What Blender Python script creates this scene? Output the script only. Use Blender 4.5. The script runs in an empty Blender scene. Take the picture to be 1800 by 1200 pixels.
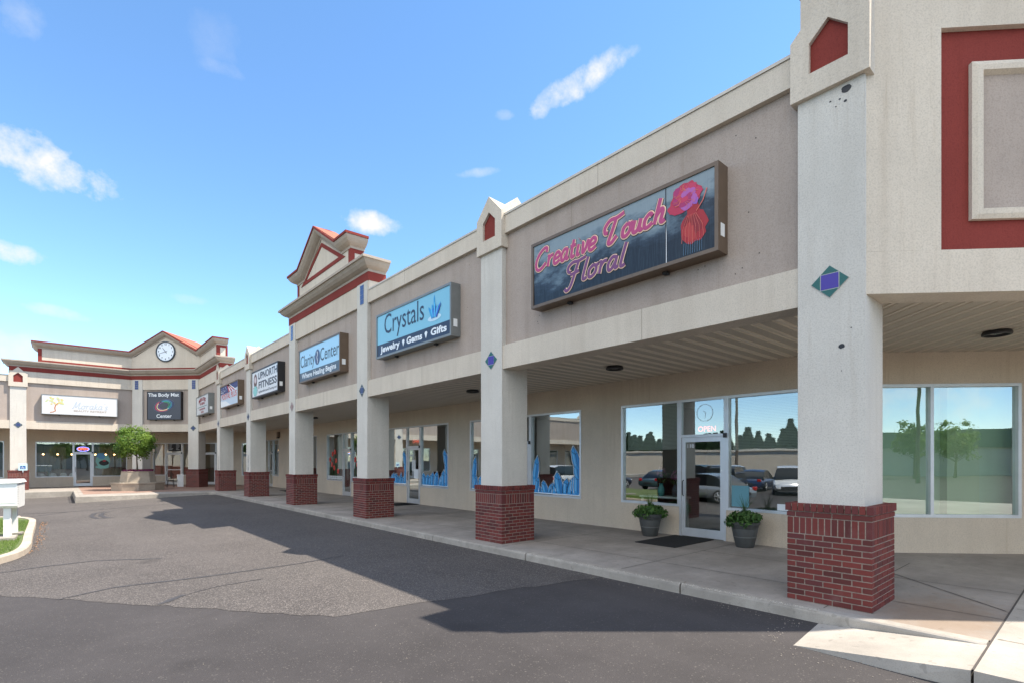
import bpy, bmesh, math, random
from mathutils import Vector, Matrix
random.seed(7)
sc = bpy.context.scene
col = sc.collection
R = math.radians
# ---------------------------------------------------------------- camera
cam = bpy.data.cameras.new('camera'); cam_o = bpy.data.objects.new('camera', cam); col.objects.link(cam_o)
cam.sensor_width = 36; cam.lens = 911.955/1800*36
cam.shift_y = (807.9-600)/1800
cam.clip_start = .05; cam.clip_end = 3000
cam_o.location = (0, 0, 1.74); cam_o.rotation_euler = (R(90), 0, R(-41.02))
sc.camera = cam_o
# ---------------------------------------------------------------- light
SUN = Vector((.44, -.385, 1.0)).normalized()
elev = math.asin(SUN.z)
sl = bpy.data.lights.new('sun', 'SUN'); sl.energy = 3.5; sl.angle = R(.5); sl.color = (1, .91, .78)
so = bpy.data.objects.new('sun', sl); col.objects.link(so)
so.rotation_euler = SUN.to_track_quat('Z', 'Y').to_euler(); so.location = (20, -20, 40)
w = bpy.data.worlds.new('World'); sc.world = w; w.use_nodes = True
nt = w.node_tree; N = nt.nodes; L = nt.links
for n in list(N): N.remove(n)
def nd(t, **k):
    n = N.new(t)
    for a, b in k.items(): setattr(n, a, b)
    return n
def val(sock, v):
    sock.default_value = v
sky = nd('ShaderNodeTexSky', sky_type='NISHITA', sun_disc=False, sun_elevation=elev, sun_rotation=math.atan2(SUN.x, SUN.y), altitude=1800, air_density=1.0, dust_density=.0, ozone_density=1.6)
tc = nd('ShaderNodeTexCoord'); bg = nd('ShaderNodeBackground'); out = nd('ShaderNodeOutputWorld')
val(bg.inputs['Strength'], .15)
f_, s_, c_ = 911.955, math.sin(R(41.02)), math.cos(R(41.02))
def skydir(u, v):
    k = (u-900)/f_
    return Vector((s_+k*c_, c_-k*s_, (807.9-v)/f_)).normalized()
def mth(op, a, b=None, clamp=False):
    n = nd('ShaderNodeMath', operation=op, use_clamp=clamp)
    for i, x in enumerate((a, b)):
        if x is None: continue
        if isinstance(x, (int, float)): n.inputs[i].default_value = x
        else: L.new(x, n.inputs[i])
    return n.outputs[0]
noi = nd('ShaderNodeTexNoise'); val(noi.inputs['Scale'], 9.0); val(noi.inputs['Detail'], 7.0); val(noi.inputs['Roughness'], .62)
L.new(tc.outputs['Generated'], noi.inputs['Vector'])
noi2 = nd('ShaderNodeTexNoise'); val(noi2.inputs['Scale'], 34.0); val(noi2.inputs['Detail'], 6.0); val(noi2.inputs['Roughness'], .6)
L.new(tc.outputs['Generated'], noi2.inputs['Vector'])
nz = mth('ADD', mth('MULTIPLY', mth('SUBTRACT', noi.outputs[0], .5), 3.0), mth('MULTIPLY', mth('SUBTRACT', noi2.outputs[0], .5), 3.0))
# clouds far away, each a soft patch round its own direction: (u, v, half width, half height, tilt, density)
clouds = [(70, 285, 105, 38, -8, 1.2), (12, 443, 45, 20, 0, 1.05), (652, 393, 42, 20, 0, 1.0), (1010, 152, 75, 18, 24, .95), (955, 180, 26, 12, 50, .5),
          (380, 75, 34, 34, 70, .10), (35, 30, 30, 26, 60, .24), (95, 548, 55, 11, -5, .42), (330, 528, 30, 10, 0, .28), (845, 303, 34, 7, 8, .35), (10, 610, 90, 30, 0, .5), (890, 202, 18, 8, 0, .3), (390, 120, 30, 12, 0, .15),
          (-1400, 300, 300, 90, 0, .8), (3200, 250, 330, 80, 0, .8)]
dens = None
for (u, v, hw, hh, tilt, dn) in clouds:
    d = skydir(u, v); r = d.cross(Vector((0, 0, 1))).normalized(); up = r.cross(d).normalized()
    ct, st = math.cos(R(tilt)), math.sin(R(tilt))
    ra = r*ct+up*st; ua = up*ct-r*st
    t_ = f_*math.sqrt(1+((u-900)/f_)**2)
    def dot(vec, scale):
        n = nd('ShaderNodeVectorMath', operation='DOT_PRODUCT'); L.new(tc.outputs['Generated'], n.inputs[0]); n.inputs[1].default_value = vec
        return mth('MULTIPLY', n.outputs['Value'], scale)
    a = dot(ra, t_/hw); b = dot(ua, t_/hh); front = dot(d, 1.0)
    q = mth('ADD', mth('MULTIPLY', a, a), mth('MULTIPLY', b, b))
    m = mth('SUBTRACT', 1.0, q)
    m = mth('ADD', m, nz)
    m = mth('MULTIPLY', mth('MULTIPLY', m, .7, True), mth('MULTIPLY', mth('SUBTRACT', 2.3, q), .6, True))
    m = mth('MULTIPLY', m, mth('GREATER_THAN', front, 0.0))
    m = mth('MULTIPLY', m, dn, True)
    dens = m if dens is None else mth('MAXIMUM', dens, m)
mx = nd('ShaderNodeMix', data_type='RGBA'); L.new(dens, mx.inputs['Factor'])
hs = nd('ShaderNodeHueSaturation'); val(hs.inputs['Saturation'], 1.12); val(hs.inputs['Hue'], .496); val(hs.inputs['Value'], .88)
L.new(sky.outputs[0], hs.inputs['Color']); L.new(hs.outputs[0], mx.inputs[6]); mx.inputs[7].default_value = (2.5, 2.5, 2.55, 1)
# broad bright cloud banks added behind the viewer as neutral fill light, never seen
fill_bank = None
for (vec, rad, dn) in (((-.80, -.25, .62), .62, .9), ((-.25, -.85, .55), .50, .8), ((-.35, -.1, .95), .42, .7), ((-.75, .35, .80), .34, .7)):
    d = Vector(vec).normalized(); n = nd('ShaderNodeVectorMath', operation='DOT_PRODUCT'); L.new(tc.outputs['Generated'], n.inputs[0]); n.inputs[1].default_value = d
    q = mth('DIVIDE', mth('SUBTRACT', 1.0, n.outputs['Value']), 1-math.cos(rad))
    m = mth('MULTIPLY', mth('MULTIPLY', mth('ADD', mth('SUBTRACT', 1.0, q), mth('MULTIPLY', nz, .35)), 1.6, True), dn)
    fill_bank = m if fill_bank is None else mth('MAXIMUM', fill_bank, m)
mb_ = nd('ShaderNodeMix', data_type='RGBA'); L.new(fill_bank, mb_.inputs['Factor']); L.new(mx.outputs[2], mb_.inputs[6]); mb_.inputs[7].default_value = (5.9, 5.85, 5.8, 1)
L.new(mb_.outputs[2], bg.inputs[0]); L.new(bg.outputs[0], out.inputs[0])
vs = sc.view_settings; vs.view_transform = 'Standard'; vs.look = 'None'; vs.gamma = 1; vs.exposure = 1.45
sc.cycles.max_bounces = 8; sc.cycles.transparent_max_bounces = 16
# ---------------------------------------------------------------- materials
def srgb(h):
    return tuple(((x/255)/12.92 if x <= 10 else ((x/255+.055)/1.055)**2.4) for x in h)
class Mat:
    def __init__(s, name):
        s.m = bpy.data.materials.new(name); s.m.use_nodes = True; s.t = s.m.node_tree
        s.b = s.t.nodes['Principled BSDF']
    def n(s, t, **k):
        x = s.t.nodes.new(t)
        for a, b in k.items(): setattr(x, a, b)
        return x
    def l(s, a, b): s.t.links.new(a, b)
    def noise(s, scale, detail=4, rough=.5, vec=None, sc3=None):
        t = s.n('ShaderNodeTexCoord'); x = s.n('ShaderNodeTexNoise'); x.inputs['Scale'].default_value = scale; x.inputs['Detail'].default_value = detail; x.inputs['Roughness'].default_value = rough
        src = t.outputs['Object']
        if sc3:
            mp = s.n('ShaderNodeMapping'); mp.inputs['Scale'].default_value = sc3; s.l(src, mp.inputs[0]); src = mp.outputs[0]
        s.l(src, x.inputs['Vector']); return x.outputs[0]
    def ramp(s, src, stops):
        r = s.n('ShaderNodeValToRGB'); s.l(src, r.inputs[0]); e = r.color_ramp.elements
        while len(e) < len(stops): e.new(.5)
        for i, (p, c) in enumerate(stops):
            e[i].position = p; e[i].color = (c, c, c, 1) if isinstance(c, (int, float)) else (*c, 1)
        return r.outputs[0]
    def mix(s, f, a, b, mode='MIX'):
        x = s.n('ShaderNodeMix', data_type='RGBA', blend_type=mode)
        for sk, v in ((x.inputs[0], f), (x.inputs[6], a), (x.inputs[7], b)):
            if isinstance(v, (int, float)): sk.default_value = v if sk.type == 'VALUE' else (v, v, v, 1)
            elif isinstance(v, tuple): sk.default_value = (*v, 1)
            else: s.l(v, sk)
        return x.outputs[2]
    def bump(s, src, strength=.3, dist=.01, prev=None):
        b = s.n('ShaderNodeBump'); b.inputs['Strength'].default_value = strength; b.inputs['Distance'].default_value = dist; s.l(src, b.inputs['Height'])
        if prev: s.l(prev, b.inputs['Normal'])
        return b.outputs[0]
    def col(s, c):
        if isinstance(c, tuple): s.b.inputs['Base Color'].default_value = (*c, 1)
        else: s.l(c, s.b.inputs['Base Color'])
    def set(s, **k):
        for a, v in k.items(): s.b.inputs[a.replace('_', ' ')].default_value = v
    def norm(s, x): s.l(x, s.b.inputs['Normal'])
def mul(c, k): return tuple(x*k for x in c)
def stucco(name, c, stain=.25, grain=1.0):
    m = Mat(name)
    big = m.noise(.9, 5, .6); streak = m.noise(1.0, 5, .6, sc3=(3.0, 3.0, .22)); fine = m.noise(52, 4, .7); mid = m.noise(14, 5, .6)
    base = m.mix(m.ramp(big, [(.3, 0.0), (.7, 1.0)]), mul(c, .9), mul(c, 1.05))
    base = m.mix(m.ramp(streak, [(.48, 0.0), (.75, stain)]), base, tuple(a*b for a, b in zip(c, (.62, .58, .54))))
    drip = m.noise(1.0, 6, .7, sc3=(11, 11, .5)); patch = m.noise(.45, 3, .5)
    dr = m.mix(m.ramp(patch, [(.45, 0.0), (.62, 1.0)]), 0.0, m.ramp(drip, [(.54, 0.0), (.72, .55)]))
    base = m.mix(dr, base, tuple(a*b for a, b in zip(c, (.66, .60, .53))))
    base = m.mix(m.ramp(fine, [(.38, .34), (.52, 0.0)]), base, mul(c, .5))
    base = m.mix(m.ramp(mid, [(.4, 0.0), (.8, .18)]), base, mul(c, .72))
    m.col(base); m.set(Roughness=.92); m.b.inputs['Specular IOR Level'].default_value = .2
    m.norm(m.bump(fine, .55*grain, .006, m.bump(mid, .25, .008))); return m.m
def plain(name, c, rough=.5, metal=0, var=.0, scale=8, spec=None, emit=None, es=1):
    m = Mat(name)
    if var:
        nz = m.noise(scale, 5, .6); m.col(m.mix(m.ramp(nz, [(.3, 0.0), (.7, 1.0)]), mul(c, 1-var), mul(c, 1+var)))
    else: m.col(c)
    m.set(Roughness=rough, Metallic=metal)
    if spec is not None: m.b.inputs['Specular IOR Level'].default_value = spec
    if emit: m.b.inputs['Emission Color'].default_value = (*emit, 1); m.b.inputs['Emission Strength'].default_value = es
    return m.m
CREAM = (.60, .53, .44)
M = {}
M['cream'] = stucco('stucco_cream', CREAM, .35)
M['column'] = stucco('stucco_column', (.59, .56, .505), .25)
M['taupe'] = stucco('stucco_taupe', (.395, .33, .285), .35)
M['wall'] = stucco('stucco_wall', (.60, .51, .405), .18)
M['red'] = stucco('stucco_red', (.22, .042, .034), .25, .6)
M['cornice'] = stucco('stucco_cornice', (.42, .36, .30), .4, .6)
M['roofred'] = plain('roof_red_metal', (.36, .12, .05), .5, 0, .12)
M['alu'] = plain('aluminium', (.62, .63, .64), .38, .55, .06, 3)
M['dark'] = plain('dark_rubber', (.02, .02, .022), .7)
M['black'] = plain('black_metal', (.015, .015, .017), .45)
M['soffit'] = plain('vinyl_soffit', (.64, .57, .47), .55, 0, .05, 2)
M['soffit_vent'] = plain('perforated_soffit', (.46, .405, .33), .7, 0, .12, 60)
M['interior'] = plain('interior_wall', (.33, .31, .28), .8, 0, .1, .7)
M['interior_green'] = plain('interior_green_wall', (.62, .72, .45), .8)
M['blind'] = plain('blind_slats', (.75, .75, .70), .5)
M['white'] = plain('white_paint', (.75, .76, .75), .4, 0, .05, 4)
M['bronze'] = plain('bronze_cabinet', (.15, .105, .072), .45, .3, .1, 5)
M['greycab'] = plain('grey_cabinet', (.20, .21, .205), .45, .3, .08, 5)
M['coping'] = plain('metal_coping', (.50, .455, .39), .5, .0, .1, 3)
def pm(name, c, rough=.45): 
    if name not in M: M[name] = plain(name, c, rough)
    return M[name]
def glass_mat():
    m = Mat('window_glass'); t = m.t; t.nodes.remove(m.b)
    lw = m.n('ShaderNodeLayerWeight'); lw.inputs['Blend'].default_value = .5
    pw = m.n('ShaderNodeMath', operation='POWER'); m.l(lw.outputs['Facing'], pw.inputs[0]); pw.inputs[1].default_value = 1.6
    fr = m.n('ShaderNodeMath', operation='MULTIPLY_ADD', use_clamp=True); m.l(pw.outputs[0], fr.inputs[0]); fr.inputs[1].default_value = .75; fr.inputs[2].default_value = .26
    tr = m.n('ShaderNodeBsdfTransparent'); tr.inputs[0].default_value = (.74, .82, .79, 1)
    gl = m.n('ShaderNodeBsdfGlossy'); gl.inputs['Roughness'].default_value = .0; gl.inputs['Color'].default_value = (.88, .95, .96, 1)
    nz = m.noise(.8, 2, .5); m.l(m.bump(nz, .07, .02), gl.inputs['Normal'])
    mx = m.n('ShaderNodeMixShader'); m.l(fr.outputs[0], mx.inputs[0]); m.l(tr.outputs[0], mx.inputs[1]); m.l(gl.outputs[0], mx.inputs[2])
    m.l(mx.outputs[0], t.nodes['Material Output'].inputs[0]); return m.m
M['glass'] = glass_mat()
def brick_mat():
    m = Mat('brick'); a = m.n('ShaderNodeAttribute'); a.attribute_name = 'rnd'
    nz = m.noise(60, 4, .6); nb = m.noise(3.0, 4, .6)
    c = m.ramp(a.outputs['Fac'], [(0, (.070, .013, .011)), (.35, (.125, .020, .015)), (.7, (.16, .026, .019)), (1, (.095, .020, .020))])
    c = m.mix(m.ramp(nz, [(.35, .35), (.6, 0.0)]), c, (.08, .02, .02))
    c = m.mix(m.ramp(nb, [(.6, 0.0), (.82, .25)]), c, (.27, .19, .18))
    m.col(c); m.set(Roughness=.8); m.norm(m.bump(nz, .4, .004)); return m.m
M['brick'] = brick_mat(); M['mortar'] = plain('mortar', (.25, .20, .165), .95, 0, .25, 30)
def asphalt(name, c, speck, spk_col, bumpd):
    m = Mat(name); t = m.n('ShaderNodeTexCoord')
    v = m.n('ShaderNodeTexVoronoi'); v.inputs['Scale'].default_value = 75; m.l(t.outputs['Object'], v.inputs['Vector'])
    big = m.noise(.35, 6, .62); fine = m.noise(120, 4, .7); mid = m.noise(2.6, 5, .65)
    base = m.mix(m.ramp(big, [(.32, 0.0), (.68, 1.0)]), mul(c, .78), mul(c, 1.22))
    base = m.mix(m.ramp(mid, [(.3, 0.0), (.75, .35)]), base, mul(c, .62))
    sel = m.n('ShaderNodeSeparateColor'); m.l(v.outputs['Color'], sel.inputs[0])
    base = m.mix(m.ramp(sel.outputs[0], [(1-speck, 0.0), (min(.999, 1-speck+.15), .8)]), base, spk_col)
    spots = m.noise(.9, 2, .4); base = m.mix(m.ramp(spots, [(.68, 0.0), (.76, .45)]), base, mul(c, .5))
    lanes = m.noise(1.0, 4, .55, sc3=(.9, .12, 1)); base = m.mix(m.ramp(lanes, [(.5, 0.0), (.72, .3)]), base, mul(c, 1.5))
    base = m.mix(m.ramp(fine, [(.3, .5), (.55, 0.0)]), base, mul(c, .4))
    m.col(base); m.set(Roughness=.88); m.b.inputs['Specular IOR Level'].default_value = .25
    m.norm(m.bump(v.outputs['Distance'], bumpd, .006, m.bump(fine, .5, .004))); return m.m
M['asphalt'] = asphalt('asphalt', (.058, .053, .053), .05, (.12, .11, .10), .3)
M['asphalt_old'] = asphalt('asphalt_old', (.082, .074, .070), .28, (.20, .178, .165), .6)
M['sealant'] = plain('crack_sealant', (.045, .042, .043), .7, 0, .25, 12)
def concrete(name, c, joints=None, stain=None, blotch=.3):
    m = Mat(name); big = m.noise(.8, 6, .65); fine = m.noise(90, 4, .65); mid = m.noise(7, 5, .6)
    base = m.mix(m.ramp(big, [(.35, 0.0), (.68, 1.0)]), mul(c, .74), mul(c, 1.12))
    base = m.mix(m.ramp(mid, [(.42, 0.0), (.75, blotch)]), base, mul(c, .62))
    base = m.mix(m.ramp(fine, [(.3, .35), (.5, 0.0)]), base, mul(c, .4))
    gum = m.noise(11, 1, .3); base = m.mix(m.ramp(gum, [(.70, 0.0), (.73, .4)]), base, mul(c, .45))
    drag = m.noise(1.0, 5, .6, sc3=(.7, 2.2, 1)); base = m.mix(m.ramp(drag, [(.5, 0.0), (.7, .35)]), base, mul(c, .6))
    if stain:
        (cx, cy, rx, ry), sc_ = stain
        t = m.n('ShaderNodeTexCoord'); mp = m.n('ShaderNodeMapping'); mp.inputs['Location'].default_value = (-cx/rx, -cy/ry, 0); mp.inputs['Scale'].default_value = (1/rx, 1/ry, 0)
        m.l(t.outputs['Object'], mp.inputs[0]); ln = m.n('ShaderNodeVectorMath', operation='LENGTH'); m.l(mp.outputs[0], ln.inputs[0])
        ad = m.n('ShaderNodeMath', operation='ADD'); m.l(ln.outputs['Value'], ad.inputs[0]); m.l(mid, ad.inputs[1])
        base = m.mix(m.ramp(ad.outputs[0], [(.75, .62), (1.0, .0)]) if False else m.ramp(mulnode(m, ad.outputs[0], .5), [(.45, .6), (.8, 0.0)]), base, sc_)
    m.col(base); m.set(Roughness=.9); m.b.inputs['Specular IOR Level'].default_value = .25; m.norm(m.bump(fine, .4, .004, m.bump(mid, .2, .006))); return m.m
def mulnode(m, s, k):
    x = m.n('ShaderNodeMath', operation='MULTIPLY'); m.l(s, x.inputs[0]); x.inputs[1].default_value = k; return x.outputs[0]
M['walk'] = concrete('walkway_concrete', (.33, .30, .27), stain=((7.4, 1.2, 1.3, .75), (.20, .135, .085)))
M['kerb'] = concrete('kerb_concrete', (.36, .33, .29), blotch=.55)
M['slab'] = concrete('new_concrete', (.38, .35, .31), blotch=.12)
M['paver'] = concrete('red_pavers', (.30, .20, .16))
M['bench'] = concrete('planter_concrete', (.38, .32, .25))
def leafmat(name, c1, c2):
    m = Mat(name); a = m.n('ShaderNodeAttribute'); a.attribute_name = 'rnd'
    m.col(m.mix(a.outputs['Fac'], c1, c2)); m.set(Roughness=.55)
    m.b.inputs['Specular IOR Level'].default_value = .35
    tr = m.n('ShaderNodeBsdfTranslucent'); m.l(m.mix(a.outputs['Fac'], mul(c1, 1.6), mul(c2, 1.6)), tr.inputs[0])
    mx = m.n('ShaderNodeMixShader'); mx.inputs[0].default_value = .3; m.l(m.b.outputs[0], mx.inputs[1]); m.l(tr.outputs[0], mx.inputs[2]); m.l(mx.outputs[0], m.t.nodes['Material Output'].inputs[0])
    return m.m
M['leaf'] = leafmat('leaf', (.03, .10, .016), (.17, .25, .03))
M['leafdark'] = leafmat('leaf_dark', (.03, .08, .018), (.09, .18, .04))
M['conifer'] = leafmat('conifer_needles', (.012, .035, .014), (.04, .08, .03))
M['grass'] = leafmat('grass_blades', (.07, .14, .02), (.18, .25, .05))
M['bark'] = plain('bark', (.10, .075, .055), .9, 0, .3, 20)
M['soil'] = plain('turf_soil', (.09, .12, .035), .95, 0, .3, 12)
# ---------------------------------------------------------------- mesh helpers
class MB:
    def __init__(s, T=None): s.v = []; s.f = []; s.mi = []; s.T = T or (lambda a, b, c: (a, b, c)); s.rnd = []
    def add(s, vs, fs, mat=0, rnd=None):
        o = len(s.v); s.v += [s.T(*v) for v in vs]
        s.f += [tuple(i+o for i in f) for f in fs]; s.mi += [mat]*len(fs)
        s.rnd += [random.random() if rnd is None else rnd]*len(fs)
    def box(s, a, b, mat=0, rnd=None):
        x0, y0, z0 = a; x1, y1, z1 = b
        s.add([(x0, y0, z0), (x1, y0, z0), (x1, y1, z0), (x0, y1, z0), (x0, y0, z1), (x1, y0, z1), (x1, y1, z1), (x0, y1, z1)],
              [(0, 3, 2, 1), (4, 5, 6, 7), (0, 1, 5, 4), (1, 2, 6, 5), (2, 3, 7, 6), (3, 0, 4, 7)], mat, rnd)
    def cbox(s, a, b, ch, mat=0, rnd=None):   # box with chamfered edges
        bm = bmesh.new(); x0, y0, z0 = a; x1, y1, z1 = b
        bmesh.ops.create_cube(bm, size=1)
        for v in bm.verts: v.co = Vector(((x0+x1)/2+v.co.x*(x1-x0), (y0+y1)/2+v.co.y*(y1-y0), (z0+z1)/2+v.co.z*(z1-z0)))
        bmesh.ops.bevel(bm, geom=bm.edges[:], offset=ch, segments=1, affect='EDGES')
        bm.verts.index_update(); s.add([tuple(v.co) for v in bm.verts], [tuple(v.index for v in f.verts) for f in bm.faces], mat, rnd); bm.free()
    def prism(s, poly, z0, z1, mat=0, zf=None):
        n = len(poly); vs = [(p[0], p[1], z0) for p in poly]+[(p[0], p[1], z1) for p in poly]
        s.add(vs, [tuple(range(n))[::-1], tuple(range(n, 2*n))]+[(i, (i+1) % n, n+(i+1) % n, n+i) for i in range(n)], mat)
    def fill(s, poly, c=0, mat=0):            # flat outline in the local (a, b) plane
        s.add([(p[0], p[1], c) for p in poly], [tuple(range(len(poly)))], mat)
    def slab(s, poly, c0, c1, mat=0):         # outline in the (a, b) plane extruded along c
        n = len(poly); s.add([(p[0], p[1], c0) for p in poly]+[(p[0], p[1], c1) for p in poly],
              [tuple(range(n))[::-1], tuple(range(n, 2*n))]+[(i, (i+1) % n, n+(i+1) % n, n+i) for i in range(n)], mat)
    def cyl(s, p0, p1, r0, r1=None, n=12, mat=0, cap=True):
        r1 = r0 if r1 is None else r1; p0 = Vector(p0); p1 = Vector(p1); d = (p1-p0).normalized()
        u = d.orthogonal().normalized(); w_ = d.cross(u)
        vs = [tuple(p0+(u*math.cos(2*math.pi*i/n)+w_*math.sin(2*math.pi*i/n))*r0) for i in range(n)]+[tuple(p1+(u*math.cos(2*math.pi*i/n)+w_*math.sin(2*math.pi*i/n))*r1) for i in range(n)]
        fs = [(i, (i+1) % n, n+(i+1) % n, n+i) for i in range(n)]
        if cap: fs += [tuple(range(n))[::-1], tuple(range(n, 2*n))]
        s.add(vs, fs, mat)
    def lathe(s, prof, c=(0, 0), n=24, mat=0, a0=0, sx=1, sy=1):
        vs = []; fs = []
        for (r, z) in prof:
            for i in range(n):
                a = a0+2*math.pi*i/n; vs.append((c[0]+r*math.cos(a)*sx, c[1]+r*math.sin(a)*sy, z))
        for j in range(len(prof)-1):
            for i in range(n): fs.append((j*n+i, j*n+(i+1) % n, (j+1)*n+(i+1) % n, (j+1)*n+i))
        s.add(vs, fs, mat)
    def tube(s, pts, r, n=6, flat=1.0, mat=0, taper=None):     # tube in the local frame; flat squashes it along c
        pts = [Vector(p) for p in pts]; vs = []; fs = []
        for i, p in enumerate(pts):
            d = (pts[min(i+1, len(pts)-1)]-pts[max(i-1, 0)]).normalized()
            if flat != 1.0: u = Vector((-d.y, d.x, 0)).normalized(); w_ = Vector((0, 0, 1))
            else:
                u = d.orthogonal().normalized() if abs(d.z) > .9 else d.cross(Vector((0, 0, 1))).normalized(); w_ = d.cross(u)
            rr = r if taper is None else taper(i/(len(pts)-1))*r
            for k in range(n):
                a = 2*math.pi*k/n; vs.append(tuple(p+u*math.cos(a)*rr+w_*math.sin(a)*rr*flat))
        for j in range(len(pts)-1):
            for k in range(n): fs.append((j*n+k, j*n+(k+1) % n, (j+1)*n+(k+1) % n, (j+1)*n+k))
        fs += [tuple(range(n))[::-1], tuple((len(pts)-1)*n+k for k in range(n))]
        s.add(vs, fs, mat)
    def sweep(s, path, sect, mat=0, close=True, caps=True):
        """path: (x, y, z) points; sect: (offset to the left of the path in plan, dz); mitred corners in plan"""
        n = len(path); vs = []; m = len(sect)
        dirs = []
        for i in range(n-1):
            d = Vector((path[i+1][0]-path[i][0], path[i+1][1]-path[i][1])); dirs.append(d.normalized())
        for i in range(n):
            a = dirs[max(i-1, 0)]; b = dirs[min(i, n-2)]
            na = Vector((-a.y, a.x)); nb = Vector((-b.y, b.x)); mt = (na+nb); mt = mt.normalized() if mt.length > 1e-6 else na
            k = 1/max(.25, mt.dot(na))
            for (o, dz) in sect: vs.append((path[i][0]+mt.x*o*k, path[i][1]+mt.y*o*k, path[i][2]+dz))
        fs = []
        for i in range(n-1):
            for j in range(m if close else m-1):
                fs.append((i*m+j, i*m+(j+1) % m, (i+1)*m+(j+1) % m, (i+1)*m+j))
        if caps and close: fs += [tuple(range(m))[::-1], tuple((n-1)*m+j for j in range(m))]
        s.add(vs, fs, mat)
    def build(s, name, mats, parent=None, smooth=False, rnd=False, recalc=True, autosmooth=None):
        o_ = Vector(ORIGIN.get(parent.name, (0, 0, 0))) if parent else Vector((0, 0, 0))
        me = bpy.data.meshes.new(name); me.from_pydata([tuple(Vector(v)-o_) for v in s.v], [], s.f)
        mats = mats if isinstance(mats, (list, tuple)) else [mats]
        for m in mats: me.materials.append(M[m] if isinstance(m, str) else m)
        me.polygons.foreach_set('material_index', s.mi)
        if rnd:
            a = me.attributes.new('rnd', 'FLOAT', 'FACE'); a.data.foreach_set('value', s.rnd)
        if recalc:
            bm = bmesh.new(); bm.from_mesh(me); bmesh.ops.recalc_face_normals(bm, faces=bm.faces[:]); bm.to_mesh(me); bm.free()
        if smooth: me.polygons.foreach_set('use_smooth', [True]*len(me.polygons))
        me.update()
        ob = bpy.data.objects.new(name, me); col.objects.link(ob)
        if smooth and autosmooth: me.set_sharp_from_angle(angle=R(autosmooth))
        if parent:
            ob.parent = parent; ORIGIN[ob.name] = tuple(o_)
        return ob
ORIGIN = {}
def tag(o, label=None, cat=None, group=None, kind=None):
    if label: o['label'] = label
    if cat: o['category'] = cat
    if group: o['group'] = group
    if kind: o['kind'] = kind
    return o
def thing(name, label, cat, loc=(0, 0, 0), group=None):
    o = bpy.data.objects.new(name, None); col.objects.link(o); o.location = loc; ORIGIN[o.name] = tuple(loc); o.empty_display_size = .3
    return tag(o, label, cat, group)
def struct(mb, name, mats, label, **k):
    o = mb.build(name, mats, **k); return tag(o, label, name.replace('_', ' '), kind='structure')
def relocate(o, loc):        # a one-mesh thing gets its base as origin
    loc = Vector(loc); o.data.transform(Matrix.Translation(-loc)); o.location = loc; return o
def copytree(o, loc, rz=0, parent=None):
    c = o.copy(); col.objects.link(c)
    if parent: c.parent = parent
    else: c.location = loc; c.rotation_euler = (0, 0, rz)
    for ch in [x for x in KIDS(o)]: copytree(ch, None, 0, c)
    return c
def KIDS(o): return [x for x in bpy.data.objects if x.parent == o]
# local frames: a to the viewer's right, b up, c towards the viewer
class Seg:
    def __init__(s, P, D, Nn): s.P = Vector((P[0], P[1])); s.D = Vector(D); s.N = Vector(Nn)
    def sn(s, sv, n, z): q = s.P+s.D*sv+s.N*n; return (q.x, q.y, z)
    def T(s): return lambda sv, n, z: s.sn(sv, n, z)
    def xy(s, sv, n=0): q = s.P+s.D*sv+s.N*n; return (q.x, q.y)
    def face(s, s_left, z0, n): return lambda a, b, c: s.sn(s_left-a, n+c, z0+b)
h2 = 2**-.5
PX = 7.02
C0 = (PX, 1.88); C1 = (PX, 39.93); C2 = (3.60, 43.35)
SM = Seg((PX, 0), (0, 1), (-1, 0)); SG = Seg(C1, (-h2, h2), (-h2, -h2)); SE = Seg(C2, (-1, 0), (0, -1)); SR = Seg(C0, (-h2, h2), (-h2, -h2))
WX = 10.85
WM = Seg((WX, 0), (0, 1), (-1, 0)); WG = Seg((WX, 41.52), (-h2, h2), (-h2, -h2)); WE = Seg((5.19, 47.18), (-1, 0), (0, -1)); WR = Seg((WX, 3.65), (-h2, h2), (-h2, -h2))
GL = (Vector(C2)-Vector(C1)).length
RL = 12.0; EL = 36.0
FRONT = [SR.xy(-RL)+(0,), C0+(0,), C1+(0,), C2+(0,), SE.xy(EL)+(0,)]
PY = [1.75, 8.273, 14.62, 21.03, 27.46, 33.92]     # near edge of each brick base along the long front
def zw(Y): return -.0018*(max(2, min(45, Y))-2)
def zg(X, Y): return -.14-.03*min(7.6, max(0, 6.6-X))+zw(Y)
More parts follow.
